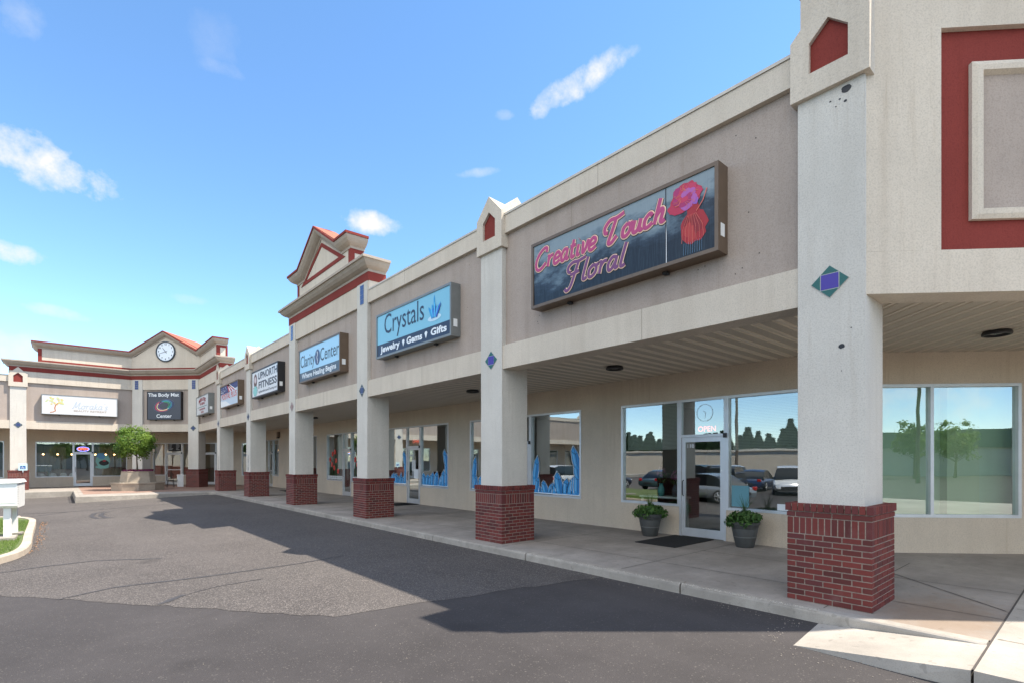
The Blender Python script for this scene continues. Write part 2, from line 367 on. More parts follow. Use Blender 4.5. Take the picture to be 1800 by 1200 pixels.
# ================================================================ ground
g = MB()
xs = [-900, -200, -60, -25, -12, -6, -3, -1, 0, 1, 2, 3, 4, 5, 6, 6.6, 12, 40, 900]
ys = [-900, -200, -50, -20, -8, 0, 2, 5, 10, 15, 20, 25, 30, 35, 40, 45, 60, 200, 900]
vs = [(x, y, zg(x, y)) for y in ys for x in xs]; nx = len(xs)
g.add(vs, [(j*nx+i, j*nx+i+1, (j+1)*nx+i+1, (j+1)*nx+i) for j in range(len(ys)-1) for i in range(nx-1)])
struct(g, 'parking_lot', 'asphalt', 'dark new asphalt of the car park running to the kerb')
def clipgrid(poly, dz, name, mat, label, res=1.0):
    """sheet with outline poly laid dz above the sloping ground"""
    bm = bmesh.new(); f = bm.faces.new([bm.verts.new((p[0], p[1], 0)) for p in poly])
    x0, x1 = min(p[0] for p in poly), max(p[0] for p in poly); y0, y1 = min(p[1] for p in poly), max(p[1] for p in poly)
    for x in xs:
        if x0 < x < x1: bmesh.ops.bisect_plane(bm, geom=bm.verts[:]+bm.edges[:]+bm.faces[:], plane_co=(x, 0, 0), plane_no=(1, 0, 0))
    for y in ys:
        if y0 < y < y1: bmesh.ops.bisect_plane(bm, geom=bm.verts[:]+bm.edges[:]+bm.faces[:], plane_co=(0, y, 0), plane_no=(0, 1, 0))
    bmesh.ops.triangulate(bm, faces=bm.faces[:])
    m = MB(); bm.verts.index_update()
    m.add([(v.co.x, v.co.y, zg(v.co.x, v.co.y)+dz) for v in bm.verts], [tuple(v.index for v in f.verts) for f in bm.faces]); bm.free()
    return struct(m, name, mat, label)
def jag(pts, step=.25, amp=.03):
    o = []
    for i in range(len(pts)-1):
        a = Vector(pts[i]); b = Vector(pts[i+1]); k = max(1, int((b-a).length/step))
        for j in range(k):
            q = a.lerp(b, j/k); o.append((q.x+random.uniform(-amp, amp), q.y+random.uniform(-amp, amp)))
    return o+[tuple(pts[-1])]
seam = jag([(-7, 19.5), (-.72, 11.37), (1.0, 8.9), (2.62, 6.52), (3.45, 6.30), (5.05, 5.85), (6.62, 5.35)], .2, .035)
clipgrid(seam+[(6.62, 33.3), (.3, 33.5), (.3, 42), (-30, 42), (-30, 19.5)], .004, 'old_asphalt', 'asphalt_old', 'older coarse grey asphalt beyond the seam')
def crack(pts, wd, name='crack_seal'):
    m = MB(); P_ = []
    for i in range(len(pts)-1):
        a = Vector(pts[i]); b = Vector(pts[i+1]); k = max(1, int((b-a).length/.12))
        for j in range(k): q = a.lerp(b, j/k); P_.append(q+Vector((random.uniform(-1, 1), random.uniform(-1, 1)))*.014)
    P_.append(Vector(pts[-1])); vs = []
    for i, p in enumerate(P_):
        d = (P_[min(i+1, len(P_)-1)]-P_[max(0, i-1)]).normalized(); n = Vector((-d.y, d.x))*wd*.5*random.uniform(.6, 1.2)*(.3+.7*min(1, 6*i/len(P_), 6*(1-i/len(P_))+.05))
        for q in (p+n, p-n): vs.append((q.x, q.y, zg(q.x, q.y)+.009))
    m.add(vs, [(2*i, 2*i+1, 2*i+3, 2*i+2) for i in range(len(P_)-1)]); return m
ck = MB()
def merge(dst, src): 
    o = len(dst.v); dst.v += src.v; dst.f += [tuple(i+o for i in f) for f in src.f]; dst.mi += src.mi; dst.rnd += src.rnd
for pts, wd in (([(-.86, 13.65), (-.23, 13.8), (.56, 13.72), (1.59, 12.93)], .07), ([(-.04, 10.32), (.65, 10.6), (1.98, 10.32), (3.45, 10.2), (4.4, 10.3)], .08), ([(1.06, 8.87), (1.42, 9.2)], .11), ([(1.42, 9.2), (1.9, 9.4), (2.6, 9.4)], .03),
                ([(-1.31, 28.54), (.23, 27.89), (1.71, 27.95), (4.04, 28.32)], .10), ([(-.92, 26.76), (-.11, 27.42), (.23, 27.89)], .10), ([(-1.1, 13.9), (-.86, 13.65)], .12)):
    merge(ck, crack(pts, wd))
struct(ck, 'crack_sealing', 'sealant', 'dark sealed cracks wandering over the older asphalt')
sk = MB()
for off in (0, .28):
    merge(sk, crack([(1.36+off, 26.74), (.98+off, 26.02), (.85+off, 24.79), (.97+off, 23.64), (1.2+off, 23.41)], .16))
struct(sk, 'tyre_marks', 'sealant', 'two curved black tyre marks on the asphalt')
# pale dust and crumbs on the asphalt
cr = MB()
for _ in range(420):
    t = random.random()
    if t < .25: x, y = 5.50+random.gauss(0, .09), random.uniform(-.6, 2.2)
    elif t < .35: x, y = random.uniform(5.6, 6.5), 2.3+abs(random.gauss(0, .10))
    elif t < .8: x, y = 6.45+random.gauss(0, .07), random.uniform(2.4, 12)
    else: x, y = random.uniform(.5, 6), random.uniform(1.5, 9)
    r = random.uniform(.003, .010); z = zg(x, y); a = random.random()*3
    cr.add([(x+r*math.cos(a+i*1.57), y+r*math.sin(a+i*1.57), z+.003) for i in range(4)]+[(x, y, z+.003+r*.8)], [(0, 1, 4), (1, 2, 4), (2, 3, 4), (3, 0, 4)])
tag(cr.build('loose_gravel', plain('pale_gravel', (.20, .175, .15), .9, 0, .3, 50)), 'pale crumbs of loose gravel scattered along the kerb', 'gravel', kind='stuff')
ch_ = MB()
for _ in range(900):
    y = 2.2+abs(random.gauss(0, 2.2)); x = 6.6+abs(random.gauss(0, .03)); r = random.uniform(.003, .009); z = zw(y)+.003+(0 if x > 6.62 else -.006); a = random.random()*3
    ch_.add([(x+r*math.cos(a+i*1.57), y+r*math.sin(a+i*1.57), z) for i in range(4)]+[(x, y, z+r*.5)], [(0, 1, 4), (1, 2, 4), (2, 3, 4), (3, 0, 4)])
tag(ch_.build('kerb_chips', plain('chip_pale', (.50, .46, .40), .9, 0, .3, 50)), 'pale exposed stone chips along the worn kerb edge', 'stone chips', kind='stuff')
# walkway + kerb
KP = [(5.68, -14), (5.68, .74), (6.6, .745), (6.6, 33.0), (6.3, 33.3), (.55, 33.4), (.55, 40.2), (-38, 40.2)]
def offset_path(path, o):
    m = MB(); m.sweep([(p[0], p[1], 0) for p in path], [(o, 0)], close=False); return [(v[0], v[1]) for v in m.v]
KPm = [(6.6, .745), (6.6, 33.0), (6.3, 33.3), (.55, 33.4), (.55, 40.2), (-38, 40.2)]
inner = offset_path(KPm, -.17)
wk = MB()
def sheet(m, poly, z, t=0):
    bm = bmesh.new(); bm.faces.new([bm.verts.new((p[0], p[1], 0)) for p in poly])
    for y in (2, 10, 20, 30, 33.5, 40, 45):
        bmesh.ops.bisect_plane(bm, geom=bm.verts[:]+bm.edges[:]+bm.faces[:], plane_co=(0, y, 0), plane_no=(0, 1, 0))
    bmesh.ops.triangulate(bm, faces=bm.faces[:]); bm.verts.index_update()
    m.add([(v.co.x, v.co.y, zw(v.co.y)+z) for v in bm.verts], [tuple(v.index for v in f.verts) for f in bm.faces]); bm.free()
sheet(wk, inner+[(-38, 62), (40, 62), (40, .745), (inner[0][0], .745)], 0)
struct(wk, 'walkway', 'walk', 'grey concrete walkway under the canopy')
w2 = MB(); w2.box((5.68, -14, -.4), (40, .728, 0.004)); struct(w2, 'pavement', 'slab', 'pale new concrete pavement at the corner')
kb = MB()
kpath = []
for i in range(len(KPm)-1):
    a = Vector(KPm[i]); b = Vector(KPm[i+1]); k = max(1, int((b-a).length/3.05))
    for j in range(k): kpath.append(tuple(a.lerp(b, j/k)))
kpath.append(KPm[-1])
gap = .012
for i in range(len(kpath)-1):
    a = Vector(kpath[i]); b = Vector(kpath[i+1]); d = (b-a).normalized()
    pre = Vector(kpath[i-1]) if i > 0 else None; nxt = Vector(kpath[i+2]) if i+2 < len(kpath) else None
    sect = [(-.165, -.4), (.012, -.4), (.0, -.03), (-.008, -.01), (-.03, .003), (-.165, .004)]
    straight_a = pre is None or abs((a-pre).normalized().dot(d)) > .999; straight_b = nxt is None or abs((nxt-b).normalized().dot(d)) > .999
    P_ = ([pre] if not straight_a else [])+[a+d*(gap if straight_a else 0), b-d*(gap if straight_b else 0)]+([nxt] if not straight_b else [])
    m = MB(); m.sweep([(p.x, p.y, zw(p.y)) for p in P_], sect, caps=False)
    o = (1 if not straight_a else 0)*6; vv = m.v[o:o+12]
    kb.add(vv, [(j, (j+1) % 6, 6+(j+1) % 6, 6+j) for j in range(6)]+[tuple(range(6))[::-1], tuple(range(6, 12))])
struct(kb, 'kerb', 'kerb', 'weathered concrete kerb along the walkway')
# dark slit under kerb joints is the gap itself; curb ramp wedge
rs = MB()
rs.add([(5.70, 2.16, -.17), (6.59, 2.24, -.145), (6.59, .75, -.004), (5.70, .75, -.004), (5.62, 2.16, -.5), (6.59, 2.24, -.5), (6.59, .75, -.5), (5.68, .75, -.5)],
       [(0, 1, 2, 3), (4, 7, 6, 5), (0, 4, 5, 1), (1, 5, 6, 2), (2, 6, 7, 3), (3, 7, 4, 0)])
struct(rs, 'kerb_ramp', 'slab', 'pale concrete kerb ramp sloping down beside the brick pier')
jt = MB()     # tooled joints in the concrete
def joint(x0, y0, x1, y1, wd=.012, z=.0045):
    a = Vector((x0, y0)); b = Vector((x1, y1)); n = (b-a).normalized(); n = Vector((-n.y, n.x))*wd/2; vs = []
    k = 8
    for i in range(k+1):
        q = a.lerp(b, i/k)
        for p in (q+n, q-n): vs.append((p.x, p.y, zw(p.y)+z))
    jt.add(vs, [(2*i, 2*i+1, 2*i+3, 2*i+2) for i in range(k)])
for y in (2.2, 5.13, 8.1, 11.3, 14.5, 17.8, 21, 24.2, 27.4, 30.6): joint(6.78, y, 10.8, y)
for x in (7.75, 9.35): joint(x, .76, x, 33)
joint(8.2, .77, 10.9, 3.4, .018)
for x in (6.85, 8.4, 10): joint(x, -5, x, .7, .01, .0085)
for y in (-1.2, -3): joint(5.7, y, 14, y, .01, .0085)
joint(5.7, .737, 13, .737, .016, .0065)
struct(jt, 'concrete_joints', plain('joint_dark', (.07, .06, .055), .95), 'dark tooled joints in the walkway concrete')
pv = MB(); sheet(pv, [(.9, 35.3), (9.9, 35.3), (9.9, 41.5), (5.1, 46.9), (.9, 46.9)], .004); struct(pv, 'paver_strip', 'paver', 'red brick coloured paving around the planter')
# ================================================================ shopping plaza
B = thing('shopping_plaza', 'long cream stucco shopping plaza with red trim, brick piers and clock gable', 'building', (9, 20, 0))
def ring(n0, n1, z0, z1, path=FRONT): 
    m = MB(); m.sweep([(p[0], p[1], 0) for p in path], [(n0, z0), (n1, z0), (n1, z1), (n0, z1)]); return m
ring(-.40, 0, 3.66, 4.15).build('fascia_beam', 'cream', B)
fp_path = [C0+(0,), C1+(0,), C2+(0,), SE.xy(EL)+(0,)]
ring(-.35, -.09, 4.151, 6.478, [C0, C1, C2, SE.xy(EL)]).build('fascia_panel', 'taupe', B)
pb = MB(); pb.sweep([C0+(0,), C1+(0,), C2+(0,), SE.xy(EL)+(0,)], [(-.45, 6.48), (0, 6.48), (0, 6.87), (-.45, 6.87)])
pb.build('parapet_band', 'cream', B)
for pth_ in ([C0+(0,), (PX, 14.66, 0)], [(PX, 21.86, 0), (PX, 33.98, 0)], [(-2.33, 43.35, 0), SE.xy(EL)+(0,)]):
    cp = MB(); cp.sweep(pth_, [(-.48, 6.873), (.012, 6.873), (.012, 6.85), (.018, 6.85), (.018, 6.895), (-.48, 6.90)]); cp.build('parapet_coping', 'coping', B)
for y_ in (4.9, 11.6, 18.2, 24.6, 31.1, 37.2):      # tooled control joints and old screw holes
    for bx_ in (((y_, -.01, 3.662), (y_+.008, .0015, 4.149)), ((y_+1.6, -.1, 4.152), (y_+1.607, -.0885, 6.477)), ((y_+.9, -.01, 6.482), (y_+.907, .0015, 6.85))):
        m = MB(SM.T()); m.box(*bx_); m.build('control_joint', pm('joint_line', (.24, .20, .16), .9), B)
rq = random.Random(5); m = MB(lambda a, b, c: SM.sn(a, -.0885+c, b))
for y_ in (3.1, 3.3, 3.9, 7.5, 9.6, 14.1, 15.9, 16.2, 20.3, 22.1, 26.9, 28.6):
    for k_ in range(3):
        a_, b_ = y_+rq.uniform(-.15, .15), rq.choice((4.35, 4.5, 6.05, 6.25, 5.2))+rq.uniform(-.08, .08); m.fill([(a_+.009*math.cos(i*1.05), b_+.010*math.sin(i*1.05)) for i in range(6)])
tag(m.build('screw_holes', plain('hole_dark', (.03, .025, .02), .9), B, recalc=False), None, None, None, 'stuff')
# corner tower on the right (walls flush in one plane, big red panel with a raised frame)
m = MB(SR.T())
pz0, pz1, p0, p1 = 4.13, 6.70, -6.4, -.875
m.box((-RL, -.35, 4.151), (p0, 0, 7.80)); m.box((p1, -.35, 4.151), (0.0, 0, 7.80)); m.box((p0, -.35, pz1), (p1, 0, 7.80))
m.build('tower_wall', 'cream', B)
m = MB(SR.T()); m.box((p0, -.34, pz0+.02), (p1, -.07, pz1)); m.build('red_panel', 'red', B)
m = MB(SR.T()); fo = [(-6.05, -1.225, 4.50, 6.31)]
for (a0, a1, z0, z1) in fo:
    wd = .14
    poly = lambda k, n: [(a0+k, n, z0+k), (a1-k, n, z0+k), (a1-k, n, z1-k), (a0+k, n, z1-k)]
    rings = [poly(0, -.075), poly(0, -.02), poly(.05, .0), poly(.11, .0), poly(.14, -.06), poly(.14, -.075)]
    vs = [p for r_ in rings for p in r_]
    m.add(vs, [(4*j+i, 4*j+(i+1) % 4, 4*j+4+(i+1) % 4, 4*j+4+i) for j in range(5) for i in range(4)])
m.build('panel_frame', 'cream', B)
m = MB(SR.T()); m.box((-5.95, -.30, 4.6), (-1.32, -.062, 6.2)); m.build('inset_panel', 'taupe', B)
# cornices
LOWC = [(-.30, .0), (.03, .0), (.03, .07), (.09, .09), (.17, .13), (.245, .20), (.29, .27), (.30, .285), (.345, .285), (.345, .36), (-.30, .38)]
REDB = [(-.2, -.26), (.022, -.26), (.022, .0), (-.2, .0)]
UPC = [(-.30, -.40), (.03, -.40), (.03, -.33), (.10, -.30), (.18, -.25), (.255, -.17), (.29, -.10), (.29, -.075), (-.30, -.075)]
UPR = [(-.30, -.074), (.325, -.074), (.325, .0), (-.30, .012)]
def cornice(path, zc=7.42):
    m = MB(); m.sweep([(p[0], p[1], zc) for p in path], LOWC); m.build('cornice', 'cornice', B)
    m = MB(); m.sweep([(p[0], p[1], zc) for p in path], REDB); m.build('red_trim_band', 'red', B)
def towerwall(path):
    m = MB(); m.sweep([(p[0], p[1], 0) for p in path], [(-.3, 6.871), (0, 6.871), (0, 7.16), (-.3, 7.16)]); m.build('tower_band', 'cream', B)
lowA = [(7.58, 14.66), (PX, 14.66), (PX, 21.86), (7.58, 21.86)]
lowB = [(7.75, 33.98), (PX, 33.98), C1, C2, (-2.33, 43.35), (-2.33, 45)]
for p in (lowA, lowB): cornice(p); towerwall(p)
pA = [SR.xy(-RL), C0, (PX, 2.54), (9.2, 2.54)]
m = MB(); m.sweep([(p[0], p[1], 7.80) for p in pA], REDB); m.build('red_trim_band', 'red', B)
m = MB(); m.sweep([(p[0], p[1], 7.80) for p in pA], [(-.30, .002), (.05, .002), (.05, .06), (-.30, .06)]); m.build('tower_coping', 'coping', B)
m = MB(); m.sweep([(PX-.01, 1.9, 0), (PX-.01, 2.54, 0), (9.2, 2.54, 0)], [(-.3, 6.902), (0, 6.902), (0, 7.80), (-.3, 7.80)]); m.build('tower_return', 'cream', B)
# upper tiers
def strips(seg, s0, s1, z0, z1, wd=.15):
    pass
# main gable between third and fourth pier
SA, SB = 16.02, 20.98; ZS = 8.95; AP = (18.5, 10.02)
outl = [(SA, ZS-.36), (SA+.62, ZS-.36), (AP[0], AP[1]-.36), (SB-.72, ZS-.36), (SB, ZS-.36)]
def TM(n_is_c=True): return lambda s_, z_, n_: SM.sn(s_, n_, z_)
m = MB(TM()); m.slab([(SA, 7.75)]+outl+[(SB, 7.75)], -.46, -.04); m.build('gable_wall', 'cream', B)
path = [(7.52, SA, ZS), (PX+.04, SA, ZS), (PX+.04, SA+.70, ZS), (PX+.04, AP[0], AP[1]), (PX+.04, SB-.80, ZS), (PX+.04, SB, ZS), (7.52, SB, ZS)]
m = MB(); m.sweep(path, UPC); m.build('gable_cornice', 'cornice', B)
m = MB(); m.sweep(path, UPR); m.build('gable_coping', 'red', B)
rf = MB(TM())
top = [(SA+.62, ZS+.014), (AP[0], AP[1]+.004), (SB-.72, ZS+.014)]
rf.slab(top+[(SB-.74, ZS-.05), (AP[0], AP[1]-.06), (SA+.64, ZS-.05)], -.52, .24); rf.build('gable_roof', 'roofred', B)
m = MB(TM()); tri = [(16.45, 8.40), (20.55, 8.40), (18.5, 9.50)]
def inset_tri(t, k):
    c = Vector((sum(p[0] for p in t)/3, sum(p[1] for p in t)/3)); o = []
    for i in range(3):
        p = Vector(t[i]); a = (Vector(t[i-1])-p).normalized(); b = (Vector(t[(i+1) % 3])-p).normalized(); bis = (a+b).normalized()
        ang = math.acos(max(-1, min(1, a.dot(b))))/2; o.append(tuple(p+bis*k/math.sin(ang)))
    return o
ti = inset_tri(tri, .13)
for i in range(3):
    j = (i+1) % 3; m.slab([tri[i], tri[j], ti[j], ti[i]], -.045, -.018)
m.build('red_triangle_trim', 'red', B)
m = MB(TM())
m.slab([(SB-.17, 7.8), (SB+.012, 7.8), (SB+.012, ZS-.40), (SB-.17, ZS-.40)], -.30, -.022); m.build('red_corner_trim', 'red', B); m = MB(TM())
m.slab([(SA-.012, 7.8), (SA+.17, 7.8), (SA+.17, ZS-.40), (SA-.012, ZS-.40)], -.16, -.022)
m.slab([(SA-.012, 7.8), (SA+.06, 7.8), (SA+.06, ZS-.40), (SA-.012, ZS-.40)], -.47, -.37); m.slab([(SA-.010, 8.42), (SA+.05, 8.42), (SA+.05, ZS-.402), (SA-.010, ZS-.402)], -.38, -.15)
m.build('red_corner_trim', 'red', B)
# clock tower tier at the far corner
UE = (-1.05, 43.35); UM = (PX, 35.0); apx = SG.xy(GL/2, .04)
o4 = .04
upath = [(UM[0]+.60, UM[1], ZS+.08), (PX+o4, UM[1], ZS+.08), (C1[0]+o4, C1[1]+.017, ZS+.08), (SG.xy(GL/2, -o4))+(10.35,), (C2[0]+.017, C2[1]+o4, ZS+.08), (UE[0], UE[1]+o4, ZS+.08), (UE[0], UE[1]+2.2, ZS+.08)]
m = MB(); m.sweep(upath, UPC); m.build('clock_tower_cornice', 'cornice', B)
m = MB(); m.sweep(upath, UPR); m.build('clock_tower_coping', 'red', B)
m = MB(); m.sweep([(p[0], p[1], 0) for p in (upath[0], upath[1], upath[2], upath[4], upath[5], upath[6])], [(-.25, 7.75), (0, 7.75), (0, ZS-.25), (-.25, ZS-.25)])
TG = lambda s_, z_, n_: SG.sn(s_, n_, z_)
m2 = MB(TG); m2.slab([(.0, ZS-.4), (GL, ZS-.4), (GL/2, 10.05)], -.6, -.042); merge(m, m2); m.build('clock_tower_wall', 'cream', B)
m = MB(TG); m.slab([(-.05, ZS+.085), (GL/2, 10.36), (GL+.05, ZS+.085), (GL+.05, ZS+.03), (GL/2, 10.30), (-.05, ZS+.03)], -3.2, .22); m.build('clock_tower_roof', 'roofred', B)
m = MB(); m.sweep([(p[0], p[1], 7.80) for p in (upath[0], upath[1], upath[2], upath[4], upath[5], upath[6])], [(-.1, 0), (.02, 0), (.02, .14), (-.1, .14)])
m2 = MB(SE.T()); m2.box((4.48, -.2, 7.94), (4.67, -.018, ZS-.3)); merge(m, m2)
m2 = MB(SM.T()); m2.box((34.98, -.2, 7.94), (35.16, -.02, ZS-.3)); m2.box((34.985, -.61, 7.94), (35.1, -.50, ZS-.3)); m2.box((34.983, -.50, 8.5), (35.1, -.2, ZS-.3)); merge(m, m2)
m.build('clock_tower_red_trim', 'red', B)
# flat roof deck and back walls
rd = MB(); rd.prism([SR.xy(-RL, -.3), (C0[0]+.3, C0[1]+.15), (C1[0]+.3, C1[1]+.15), (C2[0]+.1, C2[1]+.3), SE.xy(EL, -.3), (-32.4, 62), (26, 62), (26, -7)], 6.15, 6.4)
rd.build('roof_deck', plain('roof_membrane', (.3, .3, .3), .9), B)
bw = MB(); bw.box((25.8, -8, -.2), (26, 62, 6.14)); bw.box((-33, 61.8, -.2), (26, 62, 6.14)); bw.box((14, -8.0, -.2), (25.8, -7.8, 6.14)); bw.box((-33, 44, -.2), (-32.8, 61.8, 6.14)); bw.build('rear_wall', 'wall', B)
# soffit with ribbed panels
def soffit(segF, s0, s1, depth, name):
    m = MB(); k = int((s1-s0)/.305); vs = []; prof = []
    for i in range(k+1):
        b = s0+i*.305
        prof += [(b, 0), (b+.105, 0), (b+.115, .012), (b+.125, 0), (b+.23, 0), (b+.24, .014), (b+.285, .014), (b+.295, 0)]
    prof = [p for p in prof if p[0] <= s1]
    return prof
def soffit_poly(poly, D, z=3.76, name='soffit'):
    """ribs perpendicular to D (direction of the front), clipped to poly"""
    bm = bmesh.new(); D = Vector(D); Nn = Vector((-D.y, D.x))
    bm.faces.new([bm.verts.new((p[0], p[1], 0)) for p in poly])
    ts = [Vector(p).dot(D) for p in poly]; t0, t1 = min(ts), max(ts)
    t = math.floor(t0/.305)*.305; off = [0, .04, .052, .075, .087, .13, .142, .165, .177]; zz = {}
    while t < t1:
        for o_ in off:
            q = t+o_
            if t0 < q < t1: bmesh.ops.bisect_plane(bm, geom=bm.verts[:]+bm.edges[:]+bm.faces[:], plane_co=(D.x*q, D.y*q, 0), plane_no=(D.x, D.y, 0), dist=1e-5)
        t += .305
    bm.verts.index_update(); vs = []
    for v in bm.verts:
        q = (Vector((v.co.x, v.co.y)).dot(D)) % .305
        up = .03 if (.045 < q < .082 or .136 < q < .171) else 0
        vs.append((v.co.x, v.co.y, z+up))
    m = MB()
    m.v = vs
    for f in bm.faces:
        q = (Vector((f.calc_center_median().x, f.calc_center_median().y)).dot(D)) % .305
        m.f.append(tuple(v.index for v in f.verts)); m.mi.append(1 if q > .185 or q < .03 else 0); m.rnd.append(0)
    bm.free(); m.build(name, ['soffit', 'soffit_vent'], B, recalc=False)
s0 = .39
soffit_poly([(PX+s0, 2.05), (PX+s0, 39.77), (WX+.1, 41.35), (WX+.1, 3.75)], (0, 1))
soffit_poly([(PX+s0, 39.77), (3.76, 43.35+s0), (5.3, 47.25), (WX+.1, 41.35)], (-h2, h2))
soffit_poly([(3.76, 43.35+s0), (-32, 43.35+s0), (-32, 47.25), (5.3, 47.25)], (-1, 0))
q0 = SR.xy(-RL, -s0); q1 = WR.xy(-RL, -.1)
soffit_poly([q0, (PX+s0, 2.05), (WX+.1, 3.75), q1], (-h2, h2))
# ---------------------------------------------------------------- storefront walls, windows, doors
Z1, Z0 = 3.13, .665
def wall(seg, s0, s1, openings, top=3.77, name='storefront_wall', zo=0, mat='wall'):
    m = MB(seg.T()); s = s0
    for (a, b, za, zb) in sorted(openings):
        m.box((s, -.2, -.3), (a, 0, top)); m.box((a, -.2, zb), (b, 0, top))
        if za > 0: m.box((a, -.2, -.3), (b, 0, za))
        s = b
    m.box((s, -.2, -.3), (s1, 0, top)); return m.build(name, mat, B)
FW = .055
def window(seg, s0, s1, z0, z1, lab=None, mull=()):
    m = MB(seg.T())
    for a, b, c, d in ((s0, s1, z0, z0+FW), (s0, s1, z1-FW, z1)): m.box((a, -.11, c), (b, .012, d))
    for a in (s0, s1-FW): m.box((a, -.11, z0+FW), (a+FW, .012, z1-FW))
    for q in mull: m.box((q-.03, -.11, z0+FW), (q+.03, .010, z1-FW))
    f = m.build('window', 'alu', B)
    if lab: f['label'] = lab
    ed = [s0+FW]+[x for q in mull for x in (q-.03, q+.03)]+[s1-FW]
    for i in range(0, len(ed), 2):
        p = MB(seg.T()); p.add([(ed[i], -.055, z0+FW), (ed[i+1], -.055, z0+FW), (ed[i+1], -.055, z1-FW), (ed[i], -.055, z1-FW)], [(0, 1, 2, 3)]); p.build('pane', 'glass', f)
    return f
def door(seg, s0, s1, z1, lab=None, bar=False, zb=-.0):
    m = MB(seg.T()); j = .05; zt = 2.26
    m.box((s0, -.11, zb), (s0+j, .016, z1)); m.box((s1-j, -.11, zb), (s1, .016, z1)); m.box((s0+j, -.11, z1-FW), (s1-j, .016, z1)); m.box((s0+j, -.11, zt), (s1-j, .016, zt+.06))
    d = m.build('door', 'alu', B)
    if lab: d['label'] = lab
    l = MB(seg.T()); a, b = s0+j+.006, s1-j-.006; st = .085; t = zt-.006
    l.box((a, -.055, zb+.012), (a+st, -.008, t)); l.box((b-st, -.055, zb+.012), (b, -.008, t)); l.box((a+st, -.055, zb+.012), (b-st, -.008, zb+.2)); l.box((a+st, -.055, t-.1), (b-st, -.008, t))
    if bar: l.box((a+st, -.05, 1.0), (b-st, -.012, 1.06))
    l.build('leaf', 'alu', d)
    for (c0, c1, e0, e1) in ((a+st, b-st, zb+.2, t-.1), (s0+j, s1-j, zt+.06, z1-FW)):
        p = MB(seg.T()); p.add([(c0, -.03, e0), (c1, -.03, e0), (c1, -.03, e1), (c0, -.03, e1)], [(0, 1, 2, 3)]); p.build('pane', 'glass', d)
    h = MB(seg.T()); hs_ = b-st*.5
    h.tube([(hs_, -.0, .92), (hs_, .045, .95), (hs_, .045, 1.25), (hs_, -.0, 1.28)], .011); h.build('handle', 'black', d)
    k = MB(seg.T()); k.box((s0-.02, .017, zt-.03), (s0+.05, .05, zt+.07)); k.build('closer', 'black', d)
    return d
OP = []
WIN = {}
layoutM = [  # (window, door, window) triples along the long wall
    ((6.54, 8.2), (5.42, 6.54), (3.78, 5.42), 'florist'),
    ((12.72, 14.72), (11.62, 12.72), (9.56, 11.62), 'crystal'),
    ((19.12, 21.1), (18.07, 19.12), (16.06, 18.07), 'crystal2'),
    ((25.62, 27.72), (24.6, 25.62), (22.6, 24.6), 'flower'),
    ((31.9, 33.6), (30.9, 31.9), (29.15, 30.9), 'fitness'),
    ((38.2, 39.9), (37.2, 38.2), (35.9, 37.2), 'plain')]
ops = []
for a, d, b, k in layoutM: ops += [(a[0], a[1], Z0, Z1), (d[0], d[1], -.3, Z1), (b[0], b[1], Z0, Z1)]
wall(WM, 3.65, 41.52, ops)
for a, d, b, k in layoutM:
    WIN[k] = (window(WM, *a, Z0, Z1), door(WM, *d, Z1, zb=zw(d[0]), bar=(k == 'plain')), window(WM, *b, Z0, Z1))
wall(WR, -RL, 0, [(-3.66, -.9, Z0, 3.17), (-9.0, -5.0, Z0, 3.17)]); WIN['right'] = window(WR, -3.66, -.9, Z0, 3.17, mull=(-2.09,)); window(WR, -9.0, -5.0, Z0, 3.17, mull=(-7,))
gz = -.07
wall(WG, 0, 8.01, [(.55, 1.0, .6, 3.03), (2.1, 3.0, .6, 3.03), (3.0, 4.0, -.3, 3.03), (5.1, 5.65, .6, 3.03), (5.65, 6.95, -.3, 3.03), (6.95, 7.95, .6, 3.03)])
WIN['g1'] = (window(WG, .55, 1.0, .6, 3.03), window(WG, 2.1, 3.0, .6, 3.03), door(WG, 3.0, 4.0, 3.03, zb=gz), window(WG, 5.1, 5.65, .6, 3.03), door(WG, 5.65, 6.95, 3.03, zb=gz, bar=True), window(WG, 6.95, 7.95, .6, 3.03))
eo = []
for i in range(6):
    o = 6.45*i
    eo += [(1.52+o, 3.48+o, .58, 3.0), (3.48+o, 4.52+o, -.3, 3.0), (4.52+o, 6.47+o, .58, 3.0)]
wall(WE, 0, 37.5, eo)
for i in range(6):
    o = 6.45*i; WIN['e%d' % i] = (window(WE, 1.52+o, 3.48+o, .58, 3.0), door(WE, 3.48+o, 4.52+o, 3.0, zb=-.075), window(WE, 4.52+o, 6.47+o, .58, 3.0))
# rooms behind the glass
def room(seg, s0, s1, mat='interior', depth=5.5, zc=3.4):
    m = MB(seg.T()); m.box((s0, -depth-.1, -.3), (s1, -depth, zc)); m.box((s0-.05, -depth, -.3), (s0+.05, -.2, zc)); m.box((s1-.05, -depth, -.3), (s1+.05, -.2, zc)); m.box((s0, -depth, zc), (s1, -.2, zc+.1)); m.build('shop_interior', mat, B)
for a, b in ((3.75, 8.9), (8.9, 15.4), (15.4, 21.9), (21.9, 28.4), (28.4, 34.8), (34.8, 41.0)): room(WM, a, b)
room(WR, -9.6, -.3, 'interior_green', 1.1)
m = MB(WR.T()); m.box((-3.9, -.46, 0), (-.4, -.40, 3.3)); m.build('brightening_board', plain('board_green', (.60, .74, .50), .8, 0, .06, 1), B)  # pale green board added close behind the glass to brighten the unlit room
m = MB(WR.T()); m.box((-3.1, -.40, 0), (-2.52, -.22, 3.3)); m.build('interior_column', 'interior_green', B)
room(WG, 1.6, 7.9, depth=4)
for i in range(5): room(WE, .9+6.45*i, 7.2+6.45*i)
